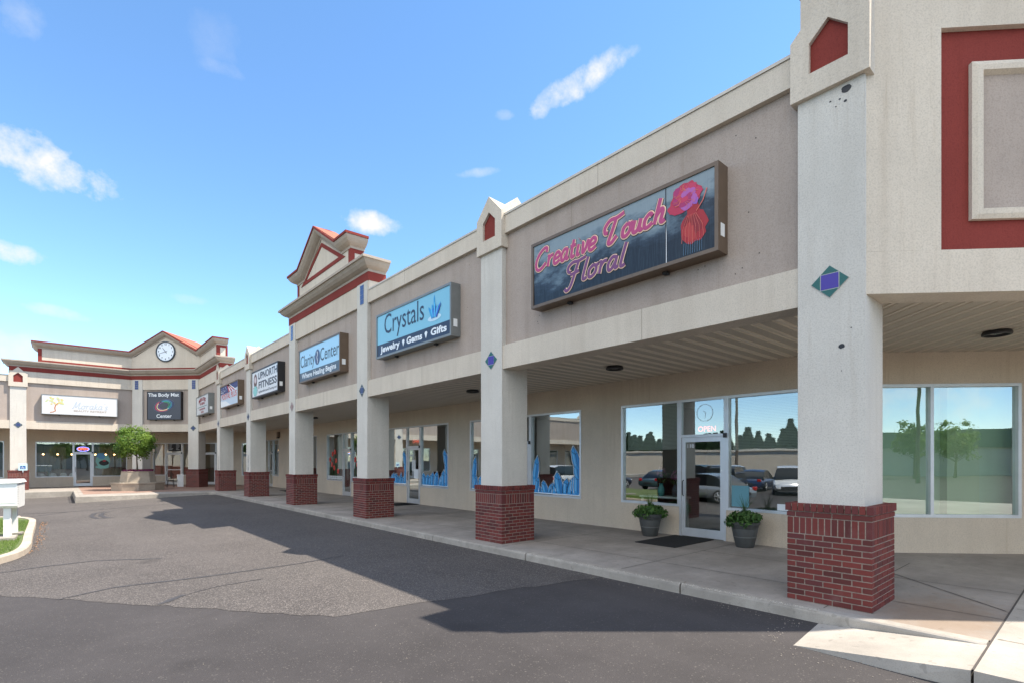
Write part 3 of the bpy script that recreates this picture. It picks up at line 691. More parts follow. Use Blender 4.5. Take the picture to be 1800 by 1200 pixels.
# ---------------------------------------------------------------- piers
def brick_base_mb():
    m = MB(); W_, D_ = .91, .926; ch = .69e-1; mt = .0125
    m.box((.0065, .0065, -.12), (W_-.0065, D_-.0065, 1.205), 1)
    def course(z0, z1, inset, bl, shift, deep=.09):
        for side in range(4):
            ln = W_ if side % 2 == 0 else D_
            lo = inset; hi = ln-inset
            # corners alternate: every side runs from its own corner to one brick thickness short of the next
            x = lo; first = True
            if shift: nx_ = lo+bl*.5
            else: nx_ = lo+bl
            while x < hi-1e-4:
                e = min(nx_, hi)
                if hi-e < bl*.18: e = hi
                a, b = x+mt*.5*(not first), e-mt*.5*(e < hi-1e-6)
                rv = random.random()
                lo_c = inset+.001*side
                if side == 0: bx = ((a, inset, z0), (b, inset+deep, z1))
                elif side == 2: bx = ((a, D_-inset-deep, z0), (b, D_-inset, z1))
                elif side == 1: bx = ((W_-inset-deep, a, z0), (W_-inset, b, z1))
                else: bx = ((inset, a, z0), (inset+deep, b, z1))
                # keep side runs clear of the front/back runs at the corners
                (x0, y0, _), (x1, y1, _) = bx
                if side in (1, 3):
                    y0 = max(y0, inset+deep+.0) if y0 < inset+deep else y0; y1 = min(y1, D_-inset-deep) if y1 > D_-inset-deep else y1
                    if y1-y0 < .02: x = e; nx_ = e+bl; first = False; continue
                m.cbox((x0, y0, z0), (x1, y1, z1), .0025, 0, rv)
                x = e; nx_ = e+bl; first = False
    z = -.066
    for i in range(13):
        course(z+mt/2, z+.069-mt/2, 0, .2022, i % 2); z += .069
    course(z+mt/2, z+.208-mt/2, .002, .0700, 0); z += .208
    course(z+mt/2, z+.069-mt/2, -.004, .2022, 1); z += .069
    course(z+mt/2, z+.1, -.018, .0725, 0)
    m.box((-.006, -.006, z+.06), (W_+.006, D_+.006, z+.094), 1)
    return m
def column(seg, s_near, zofs, top, cap, dia, tile=None, shaft_top=None, nums=False, proto=[]):
    cparent = thing('tmp', 'x', 'x') if False else None
    sA = s_near+.095; sB = sA+.72
    m = MB(seg.T()); st = 6.2 if cap else top
    m.box((sA, -.70, zofs+1.15), (sB, -.41, 3.75)); m.box((sA, -.41, zofs+1.15), (sB, .02, st))
    c = m.build('column', 'column', B)
    # brick base
    if not proto:
        bm_ = brick_base_mb(); bb = bm_.build('brick_base', ['brick', 'mortar'], None, rnd=True); proto.append(bb)
    else:
        bb = proto[0].copy(); col.objects.link(bb)
    bb.parent = c
    # local +x of the base runs along seg.D, local +y inwards
    o = Vector(seg.sn(s_near, .103, zofs+.0)); ang = math.atan2(seg.D.y, seg.D.x)
    if seg.D.x*(-seg.N.y)-seg.D.y*(-seg.N.x) < 0:    # inward must be left of D, else start from the other end
        o = Vector(seg.sn(s_near+.91, .103, zofs)); ang += math.pi
    bb.location = o-Vector(ORIGIN[B.name]); bb.rotation_euler = (0, 0, ang)
    if cap:
        sc0, sc1 = s_near+.03, s_near+.88; ctr = (sc0+sc1)/2; e, ap = 6.95, 7.38
        n1, n0 = .09, -.80; nc = (n0+n1)/2
        # cross gabled block with a pentagonal niche cut in its face
        T = seg.T(); k = MB(T)
        pent = [(ctr-.21, 6.47), (ctr+.21, 6.47), (ctr+.21, 6.84), (ctr, 7.04), (ctr-.21, 6.84)]
        outer = [(sc0, 6.2), (sc1, 6.2), (sc1, e), (ctr, ap), (sc0, e)]
        vs = [(p[0], n1, p[1]) for p in outer]+[(p[0], n1, p[1]) for p in pent]+[(p[0], n1-.06, p[1]) for p in pent]
        fs = [(i, (i+1) % 5, 5+(i+1) % 5, 5+i) for i in range(5)]+[(5+i, 5+(i+1) % 5, 10+(i+1) % 5, 10+i) for i in range(5)]
        k.add(vs, fs)
        k.add([(sc0, n0, 6.2), (sc0, n1, 6.2), (sc0, n1, e), (sc0, nc, ap-.03), (sc0, n0, e), (sc1, n0, 6.2), (sc1, n1, 6.2), (sc1, n1, e), (sc1, nc, ap-.03), (sc1, n0, e), (ctr, n1, ap), (ctr, n0, ap), (ctr, nc, ap-.03)],
              [(0, 1, 2, 3, 4), (9, 8, 7, 6, 5), (0, 5, 6, 1), (2, 10, 12), (2, 12, 3), (7, 8, 12), (7, 12, 10), (4, 3, 12), (4, 12, 11), (9, 11, 12), (9, 12, 8), (0, 4, 11, 9, 5)])
        k.build('cap', 'cream', c)
        nn = MB(T); nn.add([(p[0], n1-.055, p[1]) for p in pent], [tuple(range(5))]); nn.build('niche_panel', 'red', c)
    if dia:
        d = MB(lambda a, b, n: seg.sn(s_near+.455-a, .022+n, 3.885+b)); w_, h_ = .205, .195; q = .42
        cols = dia
        # four green triangles round a violet square, with pale joints
        d.slab([(-w_, 0), (0, -h_), (w_, 0), (0, h_)], 0, .006, 0)
        g_ = .012
        def tri_(p, q_, r_): 
            c_ = ((p[0]+q_[0]+r_[0])/3, (p[1]+q_[1]+r_[1])/3); sh = .93
            pp = [(c_[0]+(x-c_[0])*sh, c_[1]+(y-c_[1])*sh) for x, y in (p, q_, r_)]; d.slab(pp, .004, .010, 1)
        a_, b_ = w_*.5, h_*.5
        tri_((-w_, 0), (-a_, -b_), (-a_, b_)); tri_((w_, 0), (a_, -b_), (a_, b_)); tri_((0, h_), (-a_, b_), (a_, b_)); tri_((0, -h_), (-a_, -b_), (a_, -b_))
        d.slab([(-a_+.008, -b_+.008), (a_-.008, -b_+.008), (a_-.008, b_-.008), (-a_+.008, b_-.008)], .004, .010, 2)
        d.build('diamond_tile', [pm('grout_pale', (.4, .42, .4)), pm('tile_'+cols[0], cols[2]), pm('tile_'+cols[1], cols[3])], c)
    if tile:
        d = MB(lambda a, b, n: seg.sn(s_near+tile-a, .022+n, 6.5+b)); d.slab([(-.13, 0), (.13, 0), (.13, .6), (-.13, .6)], 0, .006, 0)
        for i in range(2):
            for j in range(4): d.slab([(-.122+i*.125, .01+j*.147), (-.003+i*.125, .01+j*.147), (-.003+i*.125, .15+j*.147), (-.122+i*.125, .15+j*.147)], .004, .010, 1)
        d.build('blue_tile_panel', [pm('grout_pale', (.4, .42, .4)), pm('tile_navy', (.03, .05, .17), .25)], c)
    return c
GRN = ('green', 'violet', (.01, .10, .09), (.05, .03, .28)); PNK = ('faded', 'fadedp', (.25, .17, .16), (.28, .19, .18))
NAVY = ('slate', 'navy2', (.03, .06, .08), (.03, .05, .15))
COL = {}
caps = [1, 1, 0, 0, 1, 1]
for i, y in enumerate(PY):
    COL[i] = column(SM, y, zw(y), 6.2 if caps[i] else 7.159, caps[i], [GRN, GRN, NAVY, PNK, NAVY, NAVY][i], .455 if not caps[i] else None)
COL['g0'] = column(SG, -.02, -.07, 7.159, 0, NAVY, .42); COL['g1'] = column(SG, GL-.90, -.07, 7.159, 0, None, .5)
for i in range(5): COL['e%d' % i] = column(SE, 5.09+6.45*i, -.075, 6.2, 1, NAVY)
# ================================================================ lettering
def textmesh(s, size, T, mats, name, parent, bold=0, shear=0, sx=1, align='CENTER', depth=.004, spacing=1, c0=0, fit=None):
    cu = bpy.data.curves.new('txt', 'FONT'); cu.body = s; cu.size = size; cu.align_x = align; cu.align_y = 'CENTER' if fit is None else 'TOP_BASELINE'; cu.offset = bold; cu.shear = shear; cu.space_character = spacing; cu.resolution_u = 3
    cu.offset = bold*(size and 1)
    o = bpy.data.objects.new('txt', cu); col.objects.link(o); dg = bpy.context.evaluated_depsgraph_get(); me = bpy.data.meshes.new_from_object(o.evaluated_get(dg))
    bpy.data.objects.remove(o); m = MB(T); ox = oy = 0; ky = 1
    if fit:      # fit = (left, right, baseline): capitals stay `size` tall, the line fills left..right
        xs_ = [v.co.x for v in me.vertices]; sx = (fit[1]-fit[0])/(max(xs_)-min(xs_)); ky = 1/.70
        ox = fit[0]-min(xs_)*sx; oy = fit[2]
    m.add([(v.co.x*sx+ox, v.co.y*ky+oy, c0) for v in me.vertices], [tuple(p.vertices) for p in me.polygons]); bpy.data.meshes.remove(me)
    return m.build(name, mats, parent, recalc=False) if name else m
def sub(T, a0, b0, c0=0, rot=0, k=1): 
    cr_, sr_ = math.cos(rot), math.sin(rot)
    return lambda a, b, c: T(a0+k*(a*cr_-b*sr_), b0+k*(a*sr_+b*cr_), c+c0)
def smooth(pts, k=6):
    P_ = [Vector(p) for p in pts]; o = []
    for i in range(len(P_)-1):
        p0 = P_[max(0, i-1)]; p1 = P_[i]; p2 = P_[i+1]; p3 = P_[min(len(P_)-1, i+2)]
        for j in range(k):
            t = j/k; o.append(.5*((2*p1)+(-p0+p2)*t+(2*p0-5*p1+4*p2-p3)*t*t+(-p0+3*p1-3*p2+p3)*t**3))
    o.append(P_[-1]); return [(q.x, q.y) for q in o]
GLY = {'C': (.78, [[(.66, .78), (.66, .98), (.45, 1.02), (.15, .8), (0, .42), (.12, .05), (.4, -.02), (.74, .22)]]),
 'r': (.42, [[(.0, .5), (.08, .5), (.08, .0)], [(.08, .3), (.2, .5), (.36, .5)]]),
 'e': (.46, [[(.02, .24), (.32, .3), (.34, .46), (.18, .55), (.02, .38), (.04, .08), (.2, .0), (.42, .12)]]),
 'a': (.50, [[(.34, .5), (.14, .54), (0, .3), (.06, .03), (.2, .03), (.34, .3)], [(.36, .54), (.34, .2), (.38, .02), (.5, .08)]]),
 't': (.36, [[(.14, .85), (.12, .15), (.2, 0), (.34, .06)], [(-.02, .56), (.32, .56)]]),
 'i': (.26, [[(.1, .52), (.08, .12), (.14, 0), (.24, .05)], [(.1, .74), (.11, .75)]]),
 'v': (.44, [[(0, .5), (.08, .46), (.14, .02), (.3, .2), (.36, .5), (.42, .46)]]),
 'T': (.95, [[(.18, .45), (.02, .5), (-.02, .75), (.2, .98), (.55, .98), (.9, 1.08)], [(.52, .98), (.42, .5), (.3, .0), (.48, -.05), (.7, .18)]]),
 'o': (.46, [[(.2, .52), (.02, .36), (.04, .06), (.2, 0), (.36, .15), (.36, .4), (.2, .52), (.34, .46), (.46, .5)]]),
 'u': (.50, [[(.04, .52), (.02, .15), (.12, 0), (.28, .1), (.34, .5)], [(.34, .5), (.34, .1), (.42, 0), (.5, .06)]]),
 'c': (.42, [[(.34, .42), (.2, .54), (.02, .36), (.04, .06), (.2, 0), (.4, .12)]]),
 'h': (.52, [[(.12, 1.0), (.04, .0)], [(.06, .3), (.24, .54), (.34, .45), (.32, .08), (.4, 0), (.5, .06)]]),
 'F': (.80, [[(.16, .55), (0, .62), (-.02, .85), (.2, 1.0), (.5, .98), (.86, 1.06)], [(.5, .98), (.4, .4), (.28, -.15), (.1, -.3), (-.02, -.18)], [(.16, .42), (.62, .5)]]),
 'l': (.28, [[(.14, 1.0), (.06, .15), (.14, 0), (.26, .06)]]), 'M': (1.0, [[(0, .1), (.1, 0), (.25, .9), (.3, .98), (.4, .15), (.75, .98), (.72, .2), (.82, 0), (1, .1)]]),
 'k': (.46, [[(.08, .95), (.04, 0)], [(.32, .5), (.08, .25), (.2, .15), (.34, .0), (.44, .06)]]), "'": (.16, [[(.08, 1), (.04, .85)]]), 's': (.4, [[(.32, .46), (.18, .54), (.05, .42), (.16, .28), (.28, .14), (.14, .0), (.0, .08)]]),
 ' ': (.38, [])}
def script(s, T, h, r, shear=.22, c=0, sx=1):
    m = MB(T); x = 0
    for ch in s:
        wd, st = GLY[ch]
        for k in st:
            pts = smooth(k) if len(k) > 2 else k
            m.tube([((x+p[0]+p[1]*shear)*h*sx, p[1]*h, c) for p in pts], r, 8, .12)
        x += wd+.05
    return m, x*h*sx
def sign(seg, s_left, s_right, z0, z1, n, depth, label, cab='bronze', face=(.02, .03, .05), border=.055, name='shop_sign', facemat=None):
    wd = abs(s_left-s_right); hh = z1-z0
    base = seg.sn((s_left+s_right)/2, n, z0); t = thing(name, label, 'sign', base)
    T = seg.face(s_left, z0, n)
    m = MB(T); bd = border
    m.box((0, 0, 0), (wd, hh, depth-.05)); 
    for a, b, c, d in ((0, wd, 0, bd), (0, wd, hh-bd, hh)): m.box((a, b and c, depth-.05), (b, d, depth))
    for a in (0, wd-bd): m.box((a, bd, depth-.05), (a+bd, hh-bd, depth))
    m.build('cabinet', cab, t)
    f = MB(T); f.box((bd, bd, depth-.05), (wd-bd, hh-bd, depth-.02)); f.build('sign_face', facemat or plain('face_'+name, face, .3), t)
    for q_ in (.22, .75):
        k_ = MB(T); k_.box((wd*q_-.05, -.04, .02), (wd*q_+.03, 0, .10)); k_.cyl((wd*q_, -.02, .06), (wd*q_+.05, -.055, .09), .018, n=8); k_.build('bracket', 'dark', t)
    if seg is SM:
        lb = MB(T); x_ = wd+.001; lb.box((wd, .22, depth*.35), (wd+.004, .40, depth*.75)); lb.build('rating_label', 'white', t)
    return t, sub(T, 0, 0, depth-.019), wd, hh
# --- florist sign
def florist_face():
    m = Mat('florist_face'); big = m.noise(1.4, 5, .65, sc3=(1, 1.0, 2.2)); st = m.noise(14, 3, .6, sc3=(1, 6, .25))
    t = m.n('ShaderNodeTexCoord'); sp = m.n('ShaderNodeSeparateXYZ'); m.l(t.outputs['Object'], sp.inputs[0])
    a = m.n('ShaderNodeMath', operation='MULTIPLY_ADD'); m.l(sp.outputs[2], a.inputs[0]); a.inputs[1].default_value = .50; m.l(big, a.inputs[2])
    c = m.ramp(a.outputs[0], [(.62, (.004, .006, .010)), (.74, (.02, .03, .045)), (.86, (.10, .14, .17)), (1.0, (.22, .27, .29))])
    c = m.mix(m.ramp(st, [(.45, 0.0), (.8, .25)]), c, (.10, .14, .17)); m.col(c); m.set(Roughness=.35); return m.m
t, T, W_, H_ = sign(SM, 7.30, 3.53, 4.63, 5.87, -.09, .27, 'dark painted florist sign with pink script lettering and a red rose', facemat=florist_face())
pink = pm('sign_magenta', (.42, .05, .16)); pale = pm('sign_pale_pink', (.72, .48, .33)); blk = pm('sign_black', (.01, .01, .012))
def scr(s, a, b, h, r, rot=0, fill=pink, sx=1):
    for k, (rr, mt, c) in enumerate(((r*1.6, blk, .002), (r*1.34, pale, .006), (r*.92, fill, .010))):
        m, wd = script(s, sub(T, a, b, c, rot), h, rr, sx=sx); m.build('script_lettering', mt, t)
scr('Creative', .10, .71, .35, .034, -.01, sx=1.06); scr('Touch', 1.74, .70, .36, .037, 0, sx=1.08); scr('Floral', .90, .24, .36, .032, 0, pm('sign_violet', (.17, .05, .15)), sx=1.2)
rose = MB(T)
def blob(cx, cy, rx, ry, n=22, j=.12): return [(cx+rx*math.cos(2*math.pi*i/n)*(1+random.uniform(-j, j)), cy+ry*math.sin(2*math.pi*i/n)*(1+random.uniform(-j, j))) for i in range(n)]
rose.fill(blob(3.39, .46, .21, .25), .004, 0); rose.fill([(3.30, .60), (3.50, .62), (3.44, .85), (3.28, .80)], .0042, 0); rose.fill(blob(3.27, .93, .24, .20), .006, 1); rose.fill(blob(3.16, .82, .18, .11), .007, 1); rose.fill(blob(3.29, .93, .11, .09), .009, 2); rose.fill(blob(3.42, .83, .05, .07), .009, 2)
for i in range(16):
    a = i*2.4; rr_ = .16*(1-i/20); rose.fill(blob(3.27+rr_*math.cos(a), .93+rr_*math.sin(a)*.9, .09*(1.1-i/26), .075*(1.1-i/26), 12, .16), .0095+.0002*i, 5+i % 3)
for i in range(10):
    rose.fill(blob(3.38+random.uniform(-.1, .1), .42+random.uniform(-.12, .12), .07, .10, 10, .25), .0045+.0002*i, 8+i % 2)
for i in range(18):
    a = random.uniform(0, 6.28); c = (3.27, .93); rose.tube([(c[0]+.08*math.cos(a), c[1]+.08*math.sin(a), .0135), (c[0]+.15*math.cos(a+.35), c[1]+.14*math.sin(a+.35), .0135), (c[0]+.20*math.cos(a+.2), c[1]+.18*math.sin(a+.2), .0135)], .003, 5, .3, 3)
for i in range(0, 13, 2):
    x = 3.22+i*.026; rose.tube([(3.36+(x-3.36)*.4, .64, .011), (x, .45, .011), (3.36+(x-3.36)*1.1, .20+random.uniform(0, .1), .011)], .003, 5, .3, 3)
rose.tube([(3.44, .66, .011), (3.54, .78, .011), (3.60, .93, .011)], .008, 5, .3, 3)
for i in range(9): rose.tube([(3.24+i*.035, .25, .005), (3.23+i*.036, .08, .005)], .003, 5, .3, 4)
rose.build('rose_painting', [pm('rose_red', (.34, .010, .014)), pm('rose_crimson', (.44, .02, .06)), pm('rose_purple', (.30, .10, .42)), pm('rose_line', (.62, .14, .10)), pm('rose_blue', (.10, .2, .3)), pm('petal_a', (.50, .03, .09)), pm('petal_b', (.36, .02, .12)), pm('petal_c', (.40, .10, .36)), pm('hip_a', (.24, .008, .012)), pm('hip_b', (.42, .03, .025))], t)
m = MB(T); m.box((2.93, .06, 0), (2.942, H_-.06, .004)); m.fill([(2.942, .06), (2.954, .06), (2.952, .5), (2.942, .62)], .005, 1); m.build('panel_seam', [blk, pm('seam_white', (.7, .7, .7))], t)
# --- crystals sign
t, T, W_, H_ = sign(SM, 13.82, 10.02, 4.63, 5.87, -.09, .27, 'light blue sign for crystals, jewelry, gems and gifts', 'greycab', (.20, .47, .60))
navy = pm('sign_navy', (.012, .025, .06)); offw = pm('sign_white', (.75, .78, .8)); 
m = MB(T); m.box((.055, .055, 0), (W_-.055, .38, .004)); m.build('name_band', navy, t)
textmesh('Crystals', .54, sub(T, 0, 0, .003), navy, 'lettering', t, .000, fit=(.48, 2.58, .62))

for w__, a__, b__ in (('Jewelry', .25, 1.36), ('Gems', 1.72, 2.50), ('Gifts', 2.90, 3.60)): textmesh(w__, .165, sub(T, 0, 0, .006), offw, 'tagline', t, .006, fit=(a__, b__, .15))
m = MB(sub(T, 0, 0, .006))
for cx in (1.55, 2.68): m.fill([(cx-.07, .26), (cx-.03, .30), (cx+.03, .30), (cx+.07, .26), (cx, .12)]); 
cm = MB(sub(T, 3.06, .56, .004)); cm.fill([(.30*math.cos(a/20*6.283), .075*math.sin(a/20*6.283)) for a in range(20)], 0, 0)
for i in range(15):
    a = random.uniform(-.75, .75); l = random.uniform(.22, .42) if i else .56; a = a if i else 0; x0 = a*.16; wd = .028
    dx, dy = math.sin(a*.9), math.cos(a*.9); px_, py_ = dy, -dx; c = .001*(i+1)
    cm.fill([(x0-px_*wd, -py_*wd), (x0+px_*wd, py_*wd), (x0+px_*wd+dx*l*.82, py_*wd+dy*l*.82), (x0+dx*l, dy*l), (x0-px_*wd+dx*l*.82, -py_*wd+dy*l*.82)], c, 1+i % 3)
cm.build('crystal_emblem', [pm('cr_base', (.5, .68, .8)), pm('cr_a', (.02, .30, .62)), pm('cr_b', (.08, .45, .75)), pm('cr_c', (.03, .10, .50))], t, recalc=False)
m.build('gem_marks', offw, t, recalc=False)
# --- clarity sign
t, T, W_, H_ = sign(SM, 20.15, 16.32, 4.63, 5.87, -.09, .30, 'pale blue and slate sign reading Clarity Center', 'bronze', (.33, .56, .72))
m = MB(T); m.box((.055, .055, 0), (W_-.055, .37, .004)); m.build('name_band', pm('sign_slate', (.06, .09, .12)), t)
textmesh('Clarity', .44, sub(T, 0, 0, .003), pm('sign_ink', (.03, .04, .06)), 'lettering', t, .0, fit=(.16, 1.58, .56)); textmesh('Center', .44, sub(T, 0, 0, .003), pm('sign_ink', (.03, .04, .06)), 'lettering', t, .0, fit=(2.12, 3.72, .56))
m = MB(sub(T, 1.85, .74, .004)); m.fill([(.24*math.cos(a/24*6.283), .27*math.sin(a/24*6.283)) for a in range(24)], 0, 0); m.tube([(-.02, .2, .004), (.04, .1, .004), (-.04, 0, .004), (.03, -.12, .004), (0, -.22, .004)], .02, 6, .2, 1); m.build('round_emblem', [pm('emblem_navy', (.04, .07, .16)), offw], t)
textmesh('Where Healing Begins', .18, sub(T, 0, 0, .006), offw, 'tagline', t, .004, fit=(.3, 3.5, .14))
# --- fitness sign
t, T, W_, H_ = sign(SM, 26.60, 22.68, 4.63, 5.87, -.09, .30, 'white fitness sign with dark block letters and a bearded face', 'black', (.70, .73, .76))
ink = pm('sign_ink', (.03, .04, .06))
textmesh('UPNORTH', .30, sub(T, 0, 0, .003), ink, 'lettering', t, .008, fit=(1.02, 3.8, .80)); textmesh('FITNESS', .30, sub(T, 0, 0, .003), ink, 'lettering', t, .008, fit=(1.1, 3.75, .38))
textmesh('UpNorthPersonalTraining.com', .10, sub(T, 0, 0, .003), ink, 'web_address', t, .001, fit=(1.1, 3.75, .17))
m = MB(sub(T, .58, 0, .003)); m.fill(blob(0, .78, .27, .32, 18, .03), 0, 0); m.fill(blob(0, .82, .17, .15, 16, .03), .002, 1); m.fill([(-.3, .5), (.3, .5), (.34, .3), (-.34, .3)], 0, 0); m.fill(blob(0, .32, .33, .23, 18, .1), .003, 2)
m.build('face_emblem', [pm('beard_brown', (.12, .06, .045)), pm('skin_tone', (.6, .5, .5)), pm('teal_wash', (.25, .55, .53))], t, recalc=False)
# --- postal sign
t, T, W_, H_ = sign(SM, 33.0, 29.12, 4.63, 5.87, -.09, .30, 'flag coloured postal sign with red and white letters', 'bronze', (.50, .62, .74))
m = MB(sub(T, 0, 0, .002)); m.fill([(.06, .75), (1.9, .75), (W_-.06, .9), (W_-.06, 1.18), (.06, 1.18)], 0, 0)
for i in range(6): m.fill([(1.5+i*.08, 1.18), (1.7+i*.08, 1.18), (2.1+i*.28, .78), (1.9+i*.28, .78)], .001, 1+i % 2)
for i in range(26): m.fill(blob(random.uniform(.15, 1.5), random.uniform(.8, 1.12), .03, .03, 6), .002, 2)
m.fill([(.06, .06), (2.4, .06), (1.2, .35), (.06, .4)], .001, 2); m.build('flag_painting', [pm('flag_blue', (.02, .04, .16)), pm('flag_red', (.5, .03, .05)), pm('flag_white', (.75, .78, .8))], t, recalc=False)
for bld, mt, c in ((.022, 'flag_white', .004), (.006, 'flag_red', .007)): textmesh('POSTAL PLUS', .42, sub(T, W_/2, .58, c), M[mt], 'lettering', t, bld, sx=1.32)
# --- small sign at the corner
t, T, W_, H_ = sign(SM, 39.66, 35.95, 4.63, 5.87, -.09, .34, 'pale grey office sign with arched red lettering near the corner', 'greycab', (.60, .63, .66))
dr = pm('sign_dark_red', (.33, .03, .05)); arc = 'MASTER & TRUCK'
for i, ch in enumerate(arc):
    a = (i/(len(arc)-1)-.5)*1.5; textmesh(ch, .30, sub(T, W_/2+1.75*math.sin(a*.75), .62+.36*math.cos(a), .003, -a*.35), dr, 'letter', t, .01, sx=1.3)
textmesh('TAX SERVICE', .2, sub(T, W_/2, .70, .003), dr, 'lettering', t, .008, sx=1.3)
m = MB(T); m.box((.35, .50, 0), (W_-.35, .525, .004)); m.build('rule', pm('rule_green', (.02, .12, .1)), t)
textmesh('BUSINESS & PERSONAL', .14, sub(T, W_/2, .36, .003), dr, 'tagline', t, .004, sx=1.2); textmesh('263-1040', .18, sub(T, W_/2, .17, .003), dr, 'phone_number', t, .006, sx=1.1)
# --- body mat sign
t, T, W_, H_ = sign(SG, 3.62, 1.22, 4.45, 6.35, -.09, .22, 'charcoal sign with coloured rings under the clock', 'black', (.035, .04, .06), .03)
textmesh('The Body Mat', .23, sub(T, 0, 0, .003), offw, 'lettering', t, .004, fit=(.08, 2.25, 1.56)); textmesh('Center', .23, sub(T, 0, 0, .003), offw, 'lettering', t, .004, fit=(.66, 1.74, .14))
m = MB(sub(T, W_/2, H_/2, .003, .25))
for i, (rx, ry, a0, a1) in enumerate(((.74, .40, 0, 6.28), (.62, .34, 2.0, 5.0), (.50, .30, 2.3, 5.3), (.38, .24, 1.5, 4.2), (.56, .32, 5.0, 8.0), (.46, .27, 5.2, 7.9), (.36, .22, -1.0, 1.4), (.66, .36, 5.2, 7.6))):
    m.tube([(rx*math.cos(a0+(a1-a0)*k/30), ry*math.sin(a0+(a1-a0)*k/30), .002*i) for k in range(31)], [.008, .03, .03, .02, .02, .02, .02, .014][i], 6, .2, i)
m.build('ring_emblem', [pm('ring%d' % i, c, .4) for i, c in enumerate(((.1, .14, .22), (.5, .04, .12), (.75, .6, .35), (.2, .08, .3), (.05, .3, .45), (.05, .4, .38), (.05, .3, .12), (.08, .1, .3)))], t)
# --- beauty sign on the end wing
t, T, W_, H_ = sign(SE, C2[0]+.90, C2[0]-2.85, 4.60, 5.83, -.09, .30, 'long white beauty salon sign with a faint golden tree', 'greycab', (.60, .60, .60), .03)
m = MB(sub(T, .62, .12, .003))
for i in range(34): m.fill(blob(random.uniform(-.42, .42)*(1 if i else 0), random.uniform(.5, .95), .06, .045, 7), .001+i*.0001, 1+i % 2)
m.build('leaf_emblem', [pm('em_bark', (.45, .17, .06)), pm('em_gold', (.58, .48, .18)), pm('em_lime', (.50, .55, .28))], t)
m = MB(sub(T, .62, .12, .003)); m.tube([(-.22, 0, 0), (-.08, .03, 0), (.03, .10, 0), (0, .28, 0), (.04, .46, 0), (.16, .6, 0)], .028, 6, .2, 0)
m.build('trunk_emblem', [pm('em_bark', (.55, .22, .08)), pm('em_gold', (.58, .48, .18)), pm('em_lime', (.50, .55, .28))], t)
m, _ = script("Moraka's", sub(T, 1.45, .42, .003), .42, .02); m.build('script_lettering', pm('faint_blue', (.40, .46, .53)), t)
textmesh('BEAUTY RETREAT', .16, sub(T, 2.35, .27, .003), pm('faint_gold', (.36, .29, .24)), 'tagline', t, .003, sx=1.3)
# ================================================================ clock
ck_ = thing('wall_clock', 'round white wall clock with black numerals in the gable', 'clock', SG.sn(2.40, -.04, 8.34))
TC = lambda a, b, c: SG.sn(2.40-a, -.042+c, 9.02+b)
m = MB(TC); m.cyl((0, 0, 0), (0, 0, .05), .62, .62, 40); m.build('dial', pm('dial_white', (.72, .78, .84), .35), ck_)
m = MB(TC); n_ = 40
ringp = [(.60, .0), (.68, .0), (.68, .08), (.62, .09), (.60, .052)]
vs = [(r*math.cos(2*math.pi*i/n_), r*math.sin(2*math.pi*i/n_), z) for (r, z) in ringp for i in range(n_)]
m.add(vs, [(j*n_+i, j*n_+(i+1) % n_, (j+1)*n_+(i+1) % n_, (j+1)*n_+i) for j in range(4) for i in range(n_)]); m.build('rim', pm('rim_dark', (.02, .03, .045)), ck_)
for h_ in range(1, 13):
    a = math.pi/2-h_*math.pi/6; textmesh(str(h_), .17, sub(TC, .49*math.cos(a), .49*math.sin(a), .053), ink, 'numeral', ck_, .004)
def hand(a_deg, ln, wd, nm):
    a = R(90-a_deg); d = Vector((math.cos(a), math.sin(a))); p = Vector((-d.y, d.x))*wd; m = MB(TC)
    m.slab([tuple(-d*.12+p), tuple(-d*.12-p), tuple(d*ln-p*.5), tuple(d*ln+p*.5)], .058, .066); m.build(nm, ink, ck_)
hand(322, .34, .018, 'hour_hand'); hand(254, .52, .013, 'minute_hand')
# ================================================================ small fixtures
def downlight(x, y, lab):
    o = thing('ceiling_light', lab, 'ceiling light', (x, y, 3.72), 'dark round lights in the canopy ceiling')
    m = MB(); m.lathe([(.0, 3.762), (.17, 3.762), (.19, 3.72), (.185, 3.695), (.16, 3.69), (.15, 3.735), (0, 3.74)], (x, y), 24); m.build('housing', 'black', o, True)
    m = MB(); m.lathe([(.149, 3.722), (.0, 3.70)], (x, y), 20); m.build('lens', pm('lens_dark', (.03, .03, .03), .2), o, True)
for x, y, lab in ((11.1, 1.15, 'dark round ceiling light above the double window on the right'), (9.03, 7.0, 'dark round ceiling light above the florist door'), (8.98, 12.05, 'dark round ceiling light between the second and third piers'),
                  (8.98, 18.2, 'dark round ceiling light between the third and fourth piers'), (8.98, 24.5, 'dark round ceiling light between the fourth and fifth piers')): downlight(x, y, lab)
wb = MB(WM.T()); wb.box((35.6, 0, 3.25), (35.95, .12, 3.6)); wb.prism([(0, 0)], 0, 0) if False else None
wl = thing('wall_light', 'small brown box light high on the wall beyond the fourth pier', 'wall light', WM.sn(35.8, 0, 3.2)); wb.build('housing', 'bronze', wl)
m = MB(WM.T()); m.box((35.63, .02, 3.18), (35.92, .15, 3.25)); m.build('shade', 'black', wl)
def neon(seg, s_c, z, label, txt='OPEN', size=.26, colr=(1, .12, .08), n=-.12, oval=False, es=3):
    o = thing('open_sign', label, 'neon sign', seg.sn(s_c, n, z-.15)); T_ = lambda a, b, c: seg.sn(s_c-a, n+c, z+b)
    m = MB(T_); m.box((-.34, -.15, -.03), (.34, .15, -.012)); m.build('backing', pm('neon_back', (.015, .02, .05)), o)
    lt = textmesh(txt, size, T_, plain('neon_'+txt, colr, .4, emit=colr, es=es), 'lettering', o, .0, sx=1.0)
    if oval:
        m = MB(T_); m.tube([(.33*math.cos(a/24*6.283), .15*math.sin(a/24*6.283), 0) for a in range(25)], .012, 6); m.build('ring', plain('neon_blue', (.2, .2, 1), .4, emit=(.25, .25, 1), es=3), o)
    return o
